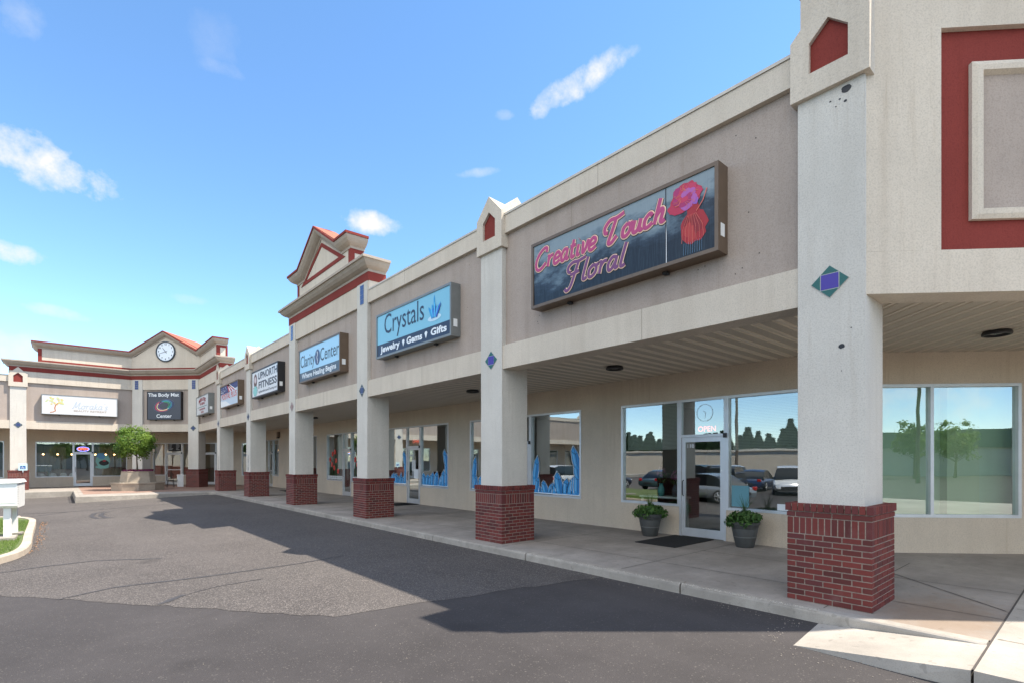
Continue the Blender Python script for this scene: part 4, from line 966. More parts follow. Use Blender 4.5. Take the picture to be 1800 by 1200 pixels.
neon(WM, 5.93, 2.44, 'red open sign in the transom above the florist door', size=.17, es=.9)
neon(WM, 18.6, 2.50, 'small red open sign in the transom above the second shop door', size=.2, es=.8)
neon(WE, 4.0, 2.52, 'oval red and blue open sign above the salon door', size=.22, oval=True, n=-.12)
# numbers and decals on the florist shop
d118 = WIN['florist'][1]
textmesh('118', .12, lambda a, b, c: WM.sn(6.28-a, -.02+c, 2.06+b), offw, 'house_number', d118, .003)
m = MB(lambda a, b, c: WM.sn(5.93-a, -.02+c, 2.80+b))
m.tube([(.19*math.cos(a/28*6.283), .19*math.sin(a/28*6.283), 0) for a in range(29)], .004, 5, .2); m.tube([(-.05, .05, 0), (.02, 0, 0), (.0, -.12, 0)], .003, 5, .2); m.build('round_decal', pm('decal_white', (.85, .9, .9)), d118)
m = MB(WM.T()); m.box((3.95, -.048, .73), (4.38, -.044, .86)); m.build('window_notice', offw, WIN['florist'][2])
m = MB(WM.T()); m.box((4.95, -.048, .75), (5.32, -.044, 1.2)); m.build('window_picture', pm('teal_picture', (.12, .3, .36)), WIN['florist'][2])
# blinds
def blinds(seg, s0, s1, z0, z1, lab):
    m = MB(seg.T()); z = z0
    while z < z1:
        m.add([(s0, -.155, z), (s1, -.155, z), (s1, -.138, z+.024), (s0, -.138, z+.024)], [(0, 1, 2, 3)]); z += .032
    m.box((s0, -.17, z1), (s1, -.13, z1+.04)); return tag(m.build('window_blind', 'blind'), lab, 'blind', 'slatted blinds in the florist windows')
blinds(WM, 6.6, 8.1, 2.0, 3.03, 'half raised pale slatted blind in the florist window left of the door')
blinds(WM, 3.85, 5.36, 1.95, 3.03, 'half raised pale slatted blind in the florist window behind the near pier')
# display in the florist window
dt = thing('display_table', 'low white table in the florist window', 'table', (11.6, 7.2, 0)); m = MB(); m.cbox((11.2, 6.7, .80), (11.65, 7.9, .85), .008); m.build('tabletop', 'white', dt)
for x in (11.25, 11.58):
    for y in (6.76, 7.82): m = MB(); m.box((x, y, 0), (x+.05, y+.05, .80)); m.build('leg', 'white', dt)
def foliage(m, c, r, n, size, squash=1, shell=.5, up=.3):
    for _ in range(n):
        while True:
            p = Vector((random.uniform(-1, 1), random.uniform(-1, 1), random.uniform(-1, 1)))
            if p.length < 1: break
        p = p*(shell+(1-shell)*random.random())/max(p.length, .3) if random.random() < .6 else p
        p = Vector((p.x*r, p.y*r, p.z*r*squash)); q = Vector(c)+p
        leaf(m, q, size*random.uniform(.6, 1.3), (p.normalized()+Vector((random.uniform(-1, 1), random.uniform(-1, 1), random.uniform(-.3, 1)))*.9))
def leaf(m, q, s, nrm, rnd=None):
    nrm = Vector(nrm).normalized(); u = nrm.orthogonal().normalized(); u = Matrix.Rotation(random.random()*6.28, 3, nrm) @ u; v = nrm.cross(u)
    m.add([tuple(q-u*s), tuple(q+v*s*.45+nrm*s*.15), tuple(q+u*s), tuple(q-v*s*.45+nrm*s*.15)], [(0, 1, 2), (0, 2, 3)], 0, rnd)
def vase(x, y, h, colr, fl, label):
    o = thing('flower_vase', label, 'vase', (x, y, .85)); m = MB(); m.lathe([(0, .85), (.06, .85), (.09, .95), (.08, 1.05), (.045, 1.12), (.06, 1.16)], (x, y), 16); m.build('vase', pm('vase_'+fl[0], colr, .3), o, True)
    m = MB(); foliage(m, (x, y, 1.16+h*.5), .17, 60, .05, 1.3); m.build('stems', 'leafdark', o, rnd=True)
    m = MB(); foliage(m, (x, y, 1.2+h*.7), .13, 50, .05, 1); m.build('petals', pm('petal_'+fl[0], fl[1], .6), o)
vase(11.35, 7.35, .35, (.10, .4, .38), ('pink', (.6, .25, .35)), 'teal vase of pink flowers on the low table'); vase(11.35, 6.95, .25, (.05, .06, .08), ('mauve', (.4, .12, .25)), 'dark vase of mauve flowers on the low table')
# crystal paintings on the glass
def crystals(win, s0, s1, sides=(1, 1), seed=3):
    rs_ = random.Random(seed); W2 = s1-s0; T_ = lambda a, b, c: WM.sn(s1-a, -.047+c, Z0+FW+b)
    m = MB(T_); m.fill([(0, .02)]+[(W2*i/14, .10+.05*rs_.random()) for i in range(15)]+[(W2, .02)], .0, 0); k = 0
    def crys(x, y, h, wd, lean):
        nonlocal k
        k += 1; c = .001*k; dx = lean*h
        def P(a, b): return (x+a*wd+dx*b, y+b*h)
        for g_, mt in ((1.18, 0), (1.0, 1)):
            m.fill([P(-.5*g_, -.02), P(.5*g_, -.02), P(.62*g_, .35), P(.5*g_, .72), P(.1, 1.0*(1+.05*(g_ > 1))), P(-.42*g_, .78), P(-.6*g_, .3)], c, mt); c += .0005
        m.fill([P(.05, 0), P(.48, 0), P(.58, .35), P(.46, .70), P(.12, .62)], c, 2)
        m.fill([P(-.40, .1), P(-.18, .1), P(-.12, .6), P(-.36, .68)], c, 3)
        for a, b in ((P(.12, .62), P(.1, .98)), (P(.05, .02), P(.12, .62)), (P(-.42, .76), P(.12, .62)), (P(.5, .70), P(.12, .62)), (P(-.5, .0), P(-.6, .3)), (P(-.6, .3), P(-.42, .77)), (P(.62, .35), P(.5, .72)), (P(.5, .72), P(.1, .99)), (P(-.42, .77), P(.1, .99))): m.tube([(a[0], a[1], c), (b[0], b[1], c)], .006, 4, .1, 4)
    x = .10
    while x < W2-.08:
        wd = rs_.uniform(.13, .27); h = wd*rs_.uniform(1.5, 2.4); crys(x, .06, h, wd, rs_.uniform(-.35, .35)); x += wd*rs_.uniform(.6, .95)
    if sides[0]: crys(.16, .06, .62, .20, -.10); crys(.12, .45, .70, .21, .12); crys(.17, .10, .42, .16, .2)
    if sides[1]: crys(W2-.12, .10, .60, .22, -.02); crys(W2-.08, .52, .45, .20, -.25); crys(W2-.09, .80, .62, .24, -.32)
    m.build('window_painting', [pm('paint_white', (.75, .85, .92)), pm('paint_blue', (.04, .33, .72)), pm('paint_mid', (.02, .23, .58)), pm('paint_light', (.16, .48, .80)), pm('paint_dark', (.005, .03, .10))], win, recalc=False)
crystals(WIN['crystal'][2], 9.62, 11.56, (1, 1), 2); crystals(WIN['crystal'][0], 12.78, 14.66, (1, 0), 5); crystals(WIN['crystal2'][2], 16.12, 18.01, (0, 1), 8); crystals(WIN['crystal2'][0], 19.18, 21.0, (0, 1), 11)
m = MB(WM.T()); m.box((18.2, .0, 1.0), (18.55, .004, 1.38)); m.box((18.45, -.02, 1.3), (18.75, -.016, 1.75), 1); m.build('door_notice', [offw, pm('notice_grey', (.6, .62, .62))], WIN['crystal2'][1])
# poppies on the fourth shop
def poppies(win, s0, s1, seed):
    rs_ = random.Random(seed); W2 = s1-s0; T_ = lambda a, b, c: WM.sn(s1-a, -.047+c, Z0+FW+b); m = MB(T_); k = 0
    for x, y in [(.30, 1.05), (.62, 1.35), (.55, .80), (.85, .62), (1.35, .45), (1.1, 1.0), (.95, 1.45)]:
        r_ = .15
        m.tube([(x, y, .001), (x+rs_.uniform(-.1, .1), .1, .001)], .02, 5, .1, 1)
        for j in range(5): a = j*1.257; m.fill(blob(x+.06*math.cos(a), y+.07*math.sin(a), .065, .07, 10, .1), .003+.0004*k, 0); k += 1
        m.fill(blob(x, y, .04, .04, 8), .003+.0004*k, 3)
    for i in range(int(W2/.14)):
        for j in range(2): m.fill(blob(.08+i*.14, .07+.09*j, .06, .055, 8, .2), .008+.0002*i, 2)
    m.build('window_painting', [pm('poppy', (.70, .06, .04)), pm('stem_green', (.03, .14, .05)), pm('daisy', (.78, .8, .8)), pm('poppy_core', (.2, .01, .01))], win, recalc=False)
poppies(WIN['flower'][0], 25.68, 27.66, 4); poppies(WIN['flower'][2], 22.66, 24.54, 6)
def curtain(seg, s0, s1, z0, z1, n, mat, lab, grp, name='curtain'):
    m = MB(seg.T()); k = int((s1-s0)/.03); vs = []
    for i in range(k+1):
        s = s0+(s1-s0)*i/k; q = n+.035*math.sin(i*.9+math.sin(i*.37)*1.5)
        vs += [(s, q, z0), (s, q*1.0, z1)]
    m.add(vs, [(2*i, 2*i+2, 2*i+3, 2*i+1) for i in range(k)]); return tag(m.build(name, mat, smooth=True), lab, 'curtain', grp)
curtain(WM, 25.8, 27.3, .7, 3.0, -.4, pm('sheer_grey', (.5, .55, .52), .9), 'pale sheer curtain behind the poppy painting', None)
sh = pm('sheer_beige', (.30, .32, .28), .9)
curtain(WE, 1.7, 3.4, .3, 2.7, -1.6, sh, 'sheer curtain inside the salon window right of the door', None); curtain(WE, 4.9, 6.4, .3, 2.7, -1.6, sh, 'sheer curtain inside the salon window left of the door', None)
# pendant lamps and chairs in the salon
warm = plain('lit_bulb', (1, .6, .3), .4, emit=(1, .52, .22), es=5)
def pendant(x, y, z, lab, grp='lit pendant lamps inside the salon'):
    o = thing('pendant_lamp', lab, 'lamp', (x, y, z-.06), grp); m = MB(); m.lathe([(0, z-.06), (.045, z-.03), (.06, z+.01), (.03, z+.05), (0, z+.06)], (x, y), 10); m.build('bulb', warm, o, True); m = MB(); m.cyl((x, y, z+.06), (x, y, 3.39), .008); m.build('cord', 'black', o)
ord_ = ['leftmost', 'second from left', 'third from left', 'fourth from left', 'fifth from left', 'rightmost']
for i, s in enumerate((6.1, 5.35, 4.6, 3.3, 2.7, 2.2)): q = WE.sn(s, -.95, 0); pendant(q[0], q[1], 2.15, ord_[i]+' lit pendant lamp inside the salon windows')
def chandelier(x, y, z, lab):
    o = thing('chandelier', lab, 'chandelier', (x, y, z-.1), 'globe chandeliers in the corner shop'); m = MB(); m.cyl((x, y, z), (x, y, 3.39), .01)
    for i in range(5):
        a = i*1.257; m.tube([(x, y, z), (x+.15*math.cos(a), y+.15*math.sin(a), z-.03), (x+.22*math.cos(a), y+.22*math.sin(a), z+.05*(i % 2))], .008)
    m.build('arms', 'black', o)
    for i in range(5):
        a = i*1.257; m = MB(); cx, cy, cz = x+.22*math.cos(a), y+.22*math.sin(a), z+.05*(i % 2); m.lathe([(0, cz-.05), (.04, cz-.03), (.055, cz+.005), (.04, cz+.04), (0, cz+.055)], (cx, cy), 10); m.build('globe', warm, o, True)
q = WG.sn(7.2, -1.1, 0); chandelier(q[0], q[1], 2.55, 'lit globe chandelier inside the corner shop window left of its door'); q = WG.sn(5.35, -1.1, 0); chandelier(q[0], q[1], 2.55, 'lit globe chandelier inside the corner shop window right of its door')
def salon_chair(x, y, lab):
    o = thing('salon_chair', lab, 'chair', (x, y, -.07), 'white chairs inside the salon window'); m = MB()
    vs = []; k = 10
    for j in range(5):
        for i in range(k+1):
            a = -1.2+2.4*i/k; zz = .45+j*.1; wv = .24*(1-.05*j*(abs(a) > .8)); vs.append((x+wv*math.sin(a), y-.05-.22*math.cos(a)+.05, zz if j < 4 else zz-.12*(abs(a)/1.2)**2))
    m.add(vs, [(j*(k+1)+i, j*(k+1)+i+1, (j+1)*(k+1)+i+1, (j+1)*(k+1)+i) for j in range(4) for i in range(k)]); m.build('backrest', 'white', o, True)
    m = MB(); m.lathe([(0, .38), (.22, .38), (.24, .42), (.2, .45), (0, .45)], (x, y), 16); m.build('seat', 'white', o, True)
    for sx_ in (-1, 1):
        for sy in (-1, 1): m = MB(); m.cyl((x+sx_*.12, y+sy*.12, .39), (x+sx_*.2, y+sy*.2, -.07), .012, .01); m.build('leg', 'black', o)
for i, s in enumerate((6.2, 5.6, 5.05, 4.72 if False else 4.55)): q = WE.sn(s, -.6, 0); salon_chair(q[0], q[1], ['leftmost', 'second', 'third', 'rightmost'][i]+' white chair back behind the salon window')
# poster in the salon window and marks on the corner shop's transom
m = MB(lambda a, b, c: WE.sn(3.25-a, -.047+c, 1.2+b)); m.fill(blob(.35, .45, .42, .55, 16, .15), 0, 0); m.fill(blob(.22, .85, .25, .22, 12, .2), .001, 1); m.fill(blob(.4, .35, .28, .2, 12, .1), .002, 2); m.fill(blob(.42, .5, .10, .05, 10), .003, 3); m.fill(blob(.3, .05, .35, .12, 12, .2), .003, 0)
m.build('window_poster', [pm('poster_teal', (.2, .45, .40)), pm('poster_blue', (.1, .3, .5)), pm('poster_black', (.01, .01, .01)), pm('poster_red', (.5, .03, .04))], WIN['e0'][0], recalc=False)
m = MB(lambda a, b, c: WG.sn(6.8-a, -.02+c, 2.4+b)); rq = random.Random(9)
m.box((.05, .02, -.01), (1.05, .56, -.006), 1)
for i in range(5):
    for x0 in (.12, .66): m.tube([(x0, .5-.09*i, 0), (x0+rq.uniform(.18, .32), .5-.09*i, 0)], .014, 5, .2)
m.build('transom_notice', [offw, blk], WIN['g1'][4])
# ================================================================ mats, pots
def mat_(x0, y0, x1, y1, lab):
    m = MB(); m.cbox((x0, y0, zw(y0)+.0), (x1, y1, zw(y0)+.016), .004)
    for i in range(int((y1-y0)/.05)): m.box((x0+.04, y0+.03+i*.05, zw(y0)+.016), (x1-.04, y0+.045+i*.05, zw(y0)+.019))
    o = m.build('door_mat', plain('mat_black', (.012, .012, .013), .95, 0, .3, 60)); relocate(o, ((x0+x1)/2, (y0+y1)/2, zw(y0))); return tag(o, lab, 'door mat', 'black door mats outside the shops')
mat_(9.22, 5.66, 10.78, 6.62, 'black door mat outside the florist door between the pots'); mat_(9.8, 18.1, 10.78, 19.1, 'black door mat outside the second shop door'); mat_(9.7, 30.9, 10.75, 32.0, 'dark door mat far down the walkway')
def pot(x, y, lab, seed):
    random.seed(seed); o = thing('planter_pot', lab, 'plant pot', (x, y, 0), 'grey flower pots flanking the florist door')
    m = MB(); m.lathe([(0, .0), (.165, .0), (.175, .02), (.245, .36), (.242, .37), (.25, .385), (.262, .45), (.285, .455), (.29, .50), (.275, .51), (.265, .495), (.245, .44), (0, .43)], (x, y), 32)
    m.build('pot', plain('pot_grey', (.055, .057, .055), .55, 0, .15, 6), o, True, autosmooth=40)
    m = MB(); m.lathe([(.213, .20), (.218, .205), (.219, .215), (.216, .22)], (x, y), 32); m.build('pot_band', pm('band_grey', (.11, .115, .11)), o, True)
    m = MB(); foliage(m, (x, y, .58), .33, 620, .05, .45, .4)
    for i in range(8):
        a = random.random()*6.28; foliage(m, (x+.30*math.cos(a), y+.30*math.sin(a), .50), .11, 34, .042)
    m.build('foliage', 'leafdark', o, rnd=True)
    m = MB()
    for i in range(26): a = random.random()*6.28; r_ = random.uniform(.05, .28); leaf(m, Vector((x+r_*math.cos(a), y+r_*math.sin(a), .62+.1*(1-r_*3)+random.uniform(0, .05))), .018, (0, 0, 1))
    m.build('flowers', 'white', o)
    m = MB()
    for i in range(34):
        a = random.random()*6.28; l = random.uniform(.3, .55); b = random.uniform(.1, .5); pts = [(x+b*l*t*t*math.cos(a)*1.1, y+b*l*t*t*math.sin(a)*1.1, .55+l*t*(1-.25*b*t)) for t in (0, .25, .5, .75, 1)]
        m.tube(pts, .005, 4, taper=lambda t: 1-.85*t)
    m.build('spike_grass', 'leafdark', o, rnd=True)
pot(10.30, 6.97, 'grey flower pot with spiky grass left of the florist door', 11); pot(10.38, 4.80, 'grey flower pot with spiky grass right of the florist door', 12)
random.seed(21)
# bits on top of brick piers: numbers, holes
for k, txt in ((4, '1210'), (5, '1212')):
    y = PY[k]; c = COL[k]
    for i, ch in enumerate(txt): textmesh(ch, .22, lambda a, b, cc, i=i: SM.sn(y+.455-a, .024+cc, zw(y)+1.95-.2*i+b), ink, 'numeral', c, .01)
def hole(seg, s, z, r_, nm='wall_hole'):
    m = MB(lambda a, b, c: seg.sn(s-a, .0225+c, z+b)); m.fill(blob(0, 0, r_, r_*.8, 14, .12)); m.build(nm, blk, COL[0], recalc=False)
hole(SM, 2.03, 6.12, .055); hole(SM, 2.08, 3.09, .035); hole(SM, 1.98, 3.29, .008); hole(SM, 2.08, 2.8, .007); hole(SM, 2.20, 6.05, .012); hole(SM, 2.04, 5.98, .018); hole(SM, 2.1, 6.03, .012); hole(SM, 2.14, 5.96, .009)
# accessible parking sign at the far pier
q = SE.sn(5.28, .14, 0)
o = thing('accessible_sign', 'small blue and white accessible parking sign on the far left pier', 'sign', (q[0], q[1], 1.12))
Ts = lambda a, b, c: (q[0]-.05+a, q[1]-c, 1.3+b)
m = MB(Ts); m.cbox((-.2, -.18, -.005), (.2, .24, .005), .003); m.build('plate', pm('plate_paleblue', (.5, .68, .72)), o); m = MB(Ts); m.box((-.12, -.10, .006), (.12, .10, .009)); m.build('blue_panel', pm('plate_blue', (.02, .1, .3)), o)
m = MB(sub(Ts, 0, 0, .012)); m.tube([(-.02, .07, 0), (-.02, 0, 0), (.04, 0, 0), (.06, -.06, 0)], .01, 5, .2); m.tube([(-.01+.05*math.cos(a), -.03+.05*math.sin(a), 0) for a in [2+i*.35 for i in range(12)]], .007, 5, .2); m.build('wheelchair_symbol', offw, o)
m = MB(Ts); m.box((-.02, -.3, -.02), (.02, -.18, .004)); m.build('bracket', 'alu', o)
# ================================================================ planter + tree
PCX, PCY = 3.55, 38.75
pl = thing('round_planter', 'round tan concrete planter with a bench ring around it', 'planter', (PCX, PCY, -.07)); z0 = zw(38)
m = MB(); m.lathe([(0, z0), (1.36, z0), (1.38, z0+.38), (1.41, z0+.40), (1.41, z0+.47), (1.0, z0+.47), (.95, z0+.40)], (PCX, PCY), 10, a0=.25); m.build('bench_ring', 'bench', pl)
m = MB(); m.lathe([(1.02, z0+.3), (.96, z0+.5), (.86, z0+1.08), (.88, z0+1.12), (.80, z0+1.14), (.76, z0+1.05), (0, z0+1.03)], (PCX, PCY), 10, a0=.25); m.build('tub', 'bench', pl)
m = MB(); 
for i in range(26): a = i/26*6.28; foliage(m, (PCX+.66*math.cos(a), PCY+.66*math.sin(a), z0+1.16), .15, 26, .05, .6)
m.build('bedding_flowers', leafmat('petal_purple', (.10, .02, .06), (.25, .04, .12)), pl, rnd=True)
def tree(name, x, y, zb, ztr, crown_c, rx, rz, nl, ls, lab, matn='leaf', tr=.05, clumps=46, group=None, seed=5):
    random.seed(seed); o = thing(name, lab, 'tree', (x, y, zb), group); m = MB()
    m.tube([(x, y, zb), (x+.01, y, (zb+ztr)/2), (x-.01, y+.02, ztr), (x, y, crown_c+rz*.5)], tr, 8, taper=lambda t: 1.15-.75*t)
    for i in range(14):
        a = i*2.4; t = random.uniform(.0, .7); z = ztr+(crown_c+rz*.3-ztr)*t; l = rx*random.uniform(.55, .85)
        m.tube([(x, y, z), (x+l*.5*math.cos(a), y+l*.5*math.sin(a), z+l*.35), (x+l*math.cos(a), y+l*math.sin(a), z+l*.5)], tr*.35, 5, taper=lambda t: 1-.75*t)
    m.build('trunk', 'bark', o, True); m = MB()
    for i in range(clumps):
        th = random.random()*6.28; ph = math.acos(random.uniform(-.92, 1)); rr = random.uniform(.40, 1.06)
        c = (x+rx*rr*math.sin(ph)*math.cos(th), y+rx*rr*math.sin(ph)*math.sin(th), crown_c+rz*rr*math.cos(ph)*(1 if math.cos(ph) > 0 else .85)); cr_ = rx*random.uniform(.12, .30)
        base = random.random()
        for _ in range(nl//clumps):
            p = Vector((random.gauss(0, 1), random.gauss(0, 1), random.gauss(0, .75))); p = p*(cr_*.62); q = Vector(c)+p
            leaf(m, q, ls*random.uniform(.6, 1.3), p+Vector((0, 0, cr_*.8))+Vector((random.uniform(-1, 1), random.uniform(-1, 1), random.uniform(-1, 1)))*cr_*.8, min(1, max(0, base*.6+random.random()*.4+.12*p.z/cr_)))
    m.build('crown', matn, o, rnd=True, recalc=False); return o
tree('street_tree', PCX-.05, PCY, z0+1.0, 1.75, 2.83, 1.27, 1.05, 7000, .075, 'small leafy green tree growing in the round planter')
# chair and bin by the corner shop
bc = thing('metal_chair', 'black wrought metal chair outside the corner shop', 'chair', (5.55, 41.2, -.07)); zb = -.07; cx, cy = 5.55, 41.2
m = MB(); m.lathe([(0, zb+.44), (.22, zb+.44), (.225, zb+.455), (.21, zb+.47), (0, zb+.47)], (cx, cy), 16); m.build('seat', 'black', bc)
for sx_ in (-1, 1):
    for sy in (-1, 1): m = MB(); m.tube([(cx+sx_*.15, cy+sy*.15, zb+.45), (cx+sx_*.19, cy+sy*.19, zb)], .014); m.build('leg', 'black', bc)
m = MB()
m.tube([(cx-.2, cy+.18, zb+.45), (cx-.2, cy+.23, zb+.85), (cx-.1, cy+.24, zb+.97), (cx+.1, cy+.24, zb+.97), (cx+.2, cy+.23, zb+.85), (cx+.2, cy+.18, zb+.45)], .014)
for i in range(5): m.tube([(cx-.13+i*.065, cy+.19, zb+.46), (cx-.13+i*.065, cy+.235, zb+.95)], .008)
m.build('backrest', 'black', bc)
bn = thing('white_bin', 'white box bin beside the corner shop door', 'bin', (6.15, 41.5, -.07)); m = MB(); m.cbox((5.98, 41.33, zb), (6.32, 41.67, zb+.75), .02); m.build('body', 'white', bn); m = MB(); m.cbox((5.96, 41.31, zb+.75), (6.34, 41.69, zb+.83), .02); m.build('lid', 'white', bn)
m = MB(lambda a, b, c: (5.98-c+.0, 41.66-a, zb+.35+b)); m.fill(blob(.17, .12, .08, .1, 12), .002); m.build('emblem', ink, bn, recalc=False)
# ================================================================ left island with mailbox cabinet
isl = [(-1.9, 13.6), (-.94, 14.87), (-.56, 16.3), (-.58, 19.5), (-.61, 22.84), (-.69, 24.2), (-1.1, 25.3), (-1.9, 25.9), (-9, 26.2)]
ip = smooth(isl, 4)
def zi(x, y): return -.37+zw(y)+.15
m = MB()
pth = [(p[0], p[1], zi(*p)) for p in ip]
m.sweep(pth, [(.17, -.3), (.17, .0), (.02, .01), (.0, -.01), (-.015, -.3)])
struct(m, 'island_kerb', concrete('island_kerb_concrete', (.50, .43, .35), blotch=.3), 'rounded tan kerb edging the grass island')
tf = MB(); inn = offset_path(ip, .15); tf.add([(p[0], p[1], zi(*p)-.02) for p in inn]+[(-9, 13.6, -.24)], [tuple(range(len(inn)+1))]); struct(tf, 'turf', 'soil', 'turf of the small island')
gm = MB()
for _ in range(15000):
    y = random.uniform(14.2, 25.2); x = random.uniform(-2.4, -.72)
    if x > -.78 or (y < 15.8 and x > -1.15+(y-15)*.35) or (y > 23.6 and x > -.95-(y-23.6)*.6) or (-1.55 < x < -.62 and 18.3 < y < 20.2): continue
    h = random.uniform(.03, .075); a = random.random()*6.28; z = zi(x, y)-.02; w_ = .005; lx, ly = random.uniform(-.03, .03), random.uniform(-.03, .03)
    gm.add([(x-w_*math.cos(a), y-w_*math.sin(a), z), (x+w_*math.cos(a), y+w_*math.sin(a), z), (x+lx, y+ly, z+h)], [(0, 1, 2)])
tag(gm.build('grass', 'grass', rnd=True, recalc=False), 'short green lawn grass on the kerbed island', 'grass', kind='stuff')
lv = MB()
for _ in range(260):
    y = random.uniform(15.5, 24); x = -.50+abs(random.gauss(0, .09))+(.35*max(0, 16.5-y)*-1 if y < 16.5 else 0); leaf(lv, Vector((x, y, zg(x, y)+.015)), random.uniform(.012, .03), (random.uniform(-.5, .5), random.uniform(-.5, .5), 1))
tag(lv.build('leaf_litter', plain('dry_leaves', (.32, .17, .08), .9, 0, .3, 30), recalc=False), 'dry brown leaf litter along the island kerb', 'leaves', kind='stuff')
mbx = thing('mailbox_cabinet', 'white metal mailbox cabinet on two square posts at the left edge', 'mailbox', (-1.05, 19.2, -.24)); rot = R(-6)
PB = Vector((-.84, 18.35))
def TB(a, b, c):   # a to the right, b back, c up
    cr_, sr_ = math.cos(rot), math.sin(rot); return (PB.x+a*cr_-b*sr_, PB.y+a*sr_+b*cr_, c)
zt, zc0, zc1 = 1.22, .52, 1.16
m = MB(TB)
sec = [(0, zc0), (-1.5, zc0)]
prof = [(0, zc0+.06), (.07, zc0), (.93, zc0), (1.0, zc0+.06), (1.0, zc1), (0, zc1)]   # chamfered lower edges along the depth
n = len(prof)
m.add([(0, b, c) for b, c in prof]+[(-1.6, b, c) for b, c in prof], [tuple(range(n)), tuple(range(n, 2*n))[::-1]]+[(i, n+i, n+(i+1) % n, (i+1) % n) for i in range(n)])
m.build('cabinet', 'white', mbx)
m = MB(TB); m.add([(.035, -.04, zc1), (.035, 1.04, zc1), (-1.63, 1.04, zc1), (-1.63, -.04, zc1), (.0, .1, zt), (.0, .95, zt+.02), (-1.6, .95, zt+.02), (-1.6, .1, zt)], [(0, 1, 2, 3), (4, 7, 6, 5), (0, 4, 5, 1), (1, 5, 6, 2), (2, 6, 7, 3), (3, 7, 4, 0)]); m.build('lid', 'white', mbx)
m = MB(TB)
for i in range(9): m.box((.001, .05, zc0+.1+i*.06), (.012, .075, zc0+.115+i*.06))
m.build('hinge_knuckles', pm('tarnish', (.3, .3, .28)), mbx)
m = MB(TB); m.box((-.78, -.006, zc0+.12), (-.02, -.001, zc0+.36)); m.build('front_door', pm('off_white_door', (.66, .68, .62)), mbx)
for b in (.12, .90):
    m = MB(TB); m.box((-.28, b, -.26), (-.14, b+.14, zc0+.01)); m.build('post', 'white', mbx); m = MB(TB); m.box((-.38, b-.10, -.25), (-.04, b+.24, -.205)); m.build('footing', 'kerb', mbx)
m = MB(TB); m.box((-3, -.35, -.30), (.0, -.05, -.20)); m.build('concrete_strip', 'kerb', mbx)
# ================================================================ surroundings that the glass mirrors
def conifer(x, y, h, lab, seed):
    random.seed(seed); o = thing('conifer_tree', lab, 'tree', (x, y, -.4), 'conifers beyond the car park'); m = MB(); m.cyl((x, y, -.4), (x, y, h*.95), h*.018, .02, 8); m.build('trunk', 'bark', o); m = MB()
    for i in range(int(h*150)):
        t = random.random()**.8; z = h*(.10+.9*t); r_ = (1-t)*h*.18*random.uniform(.35, 1.1)*(.9+.1*math.sin(z*2.3)); a = random.random()*6.28
        leaf(m, Vector((x+r_*math.cos(a), y+r_*math.sin(a), z-r_*.3)), h*.028*random.uniform(.6, 1.3), (math.cos(a), math.sin(a), .8))
    m.build('crown', 'conifer', o, rnd=True, recalc=False); return o
protoC = [conifer(-62, 20, 11, 'dark conifer mirrored in the florist glass', s) for s in (1,)]
k = 0
for i in range(140):
    random.seed(1000+i*17); x = -60.5-random.uniform(0, 5); y = -8+i*.7+random.uniform(-.8, .8); c = copytree(protoC[0], (x, y, -.4), random.random()*6); s_c = random.uniform(.46, .66)*(1.25 if i % 9 == 4 else 1); c.scale = (s_c*2.4, s_c*2.4, s_c*.95)
# other wing across the car park
ow = thing('opposite_building', 'low cream flat roofed building across the car park', 'building', (-52, 24, -.4)); m = MB(); m.box((-58, -6, -.4), (-48, 52, 2.9)); m.build('wall', 'wall', ow); m = MB(); m.box((-58.2, -6.2, 2.9), (-47.8, 52.2, 3.2)); m.build('parapet', 'cream', ow)
def pole(x, y, h, lab):
    o = thing('power_pole', lab, 'utility pole', (x, y, -.4)); m = MB(); m.cyl((x, y, -.4), (x, y, h), .16, .11, 12); m.build('pole', 'bark', o); m = MB(); m.box((x-1.2, y-.06, h-.9), (x+1.2, y+.06, h-.78)); m.box((x-.06, y-1.2, h-1.6), (x+.06, y+1.2, h-1.48)); m.build('crossarm', 'bark', o)
    m = MB(); m.cyl((x+.3, y, h-2.8), (x+.3, y, h-2.0), .2, .2, 12); m.build('transformer', pm('transformer_grey', (.3, .3, .3)), o)
pole(-30, 24.8, 12, 'wooden power pole mirrored above the florist door'); pole(4.0, -40, 12, 'wooden power pole mirrored in the right window')
tree('broadleaf_tree', 0.2, -58, -.4, 1.5, 3.9, 1.9, 2.2, 2400, .2, 'leafy green tree mirrored in the right window', clumps=50, tr=.14, seed=31); tree('broadleaf_tree', 3.3, -61, -.4, 1.5, 3.8, 2.2, 2.2, 2400, .2, 'second leafy tree mirrored beside the pole', clumps=44, tr=.14, seed=32)
fb = thing('far_shop', 'long low shop with grey roof mirrored in the right window', 'building', (0, -75, -.4)); m = MB(); m.box((-30, -85, -.4), (40, -72, 3.4)); m.build('wall', 'wall', fb); m = MB(); m.box((-30.3, -85.3, 3.4), (40.3, -71.7, 5.6)); m.build('roof', pm('roof_grey_green', (.12, .16, .11)), fb)
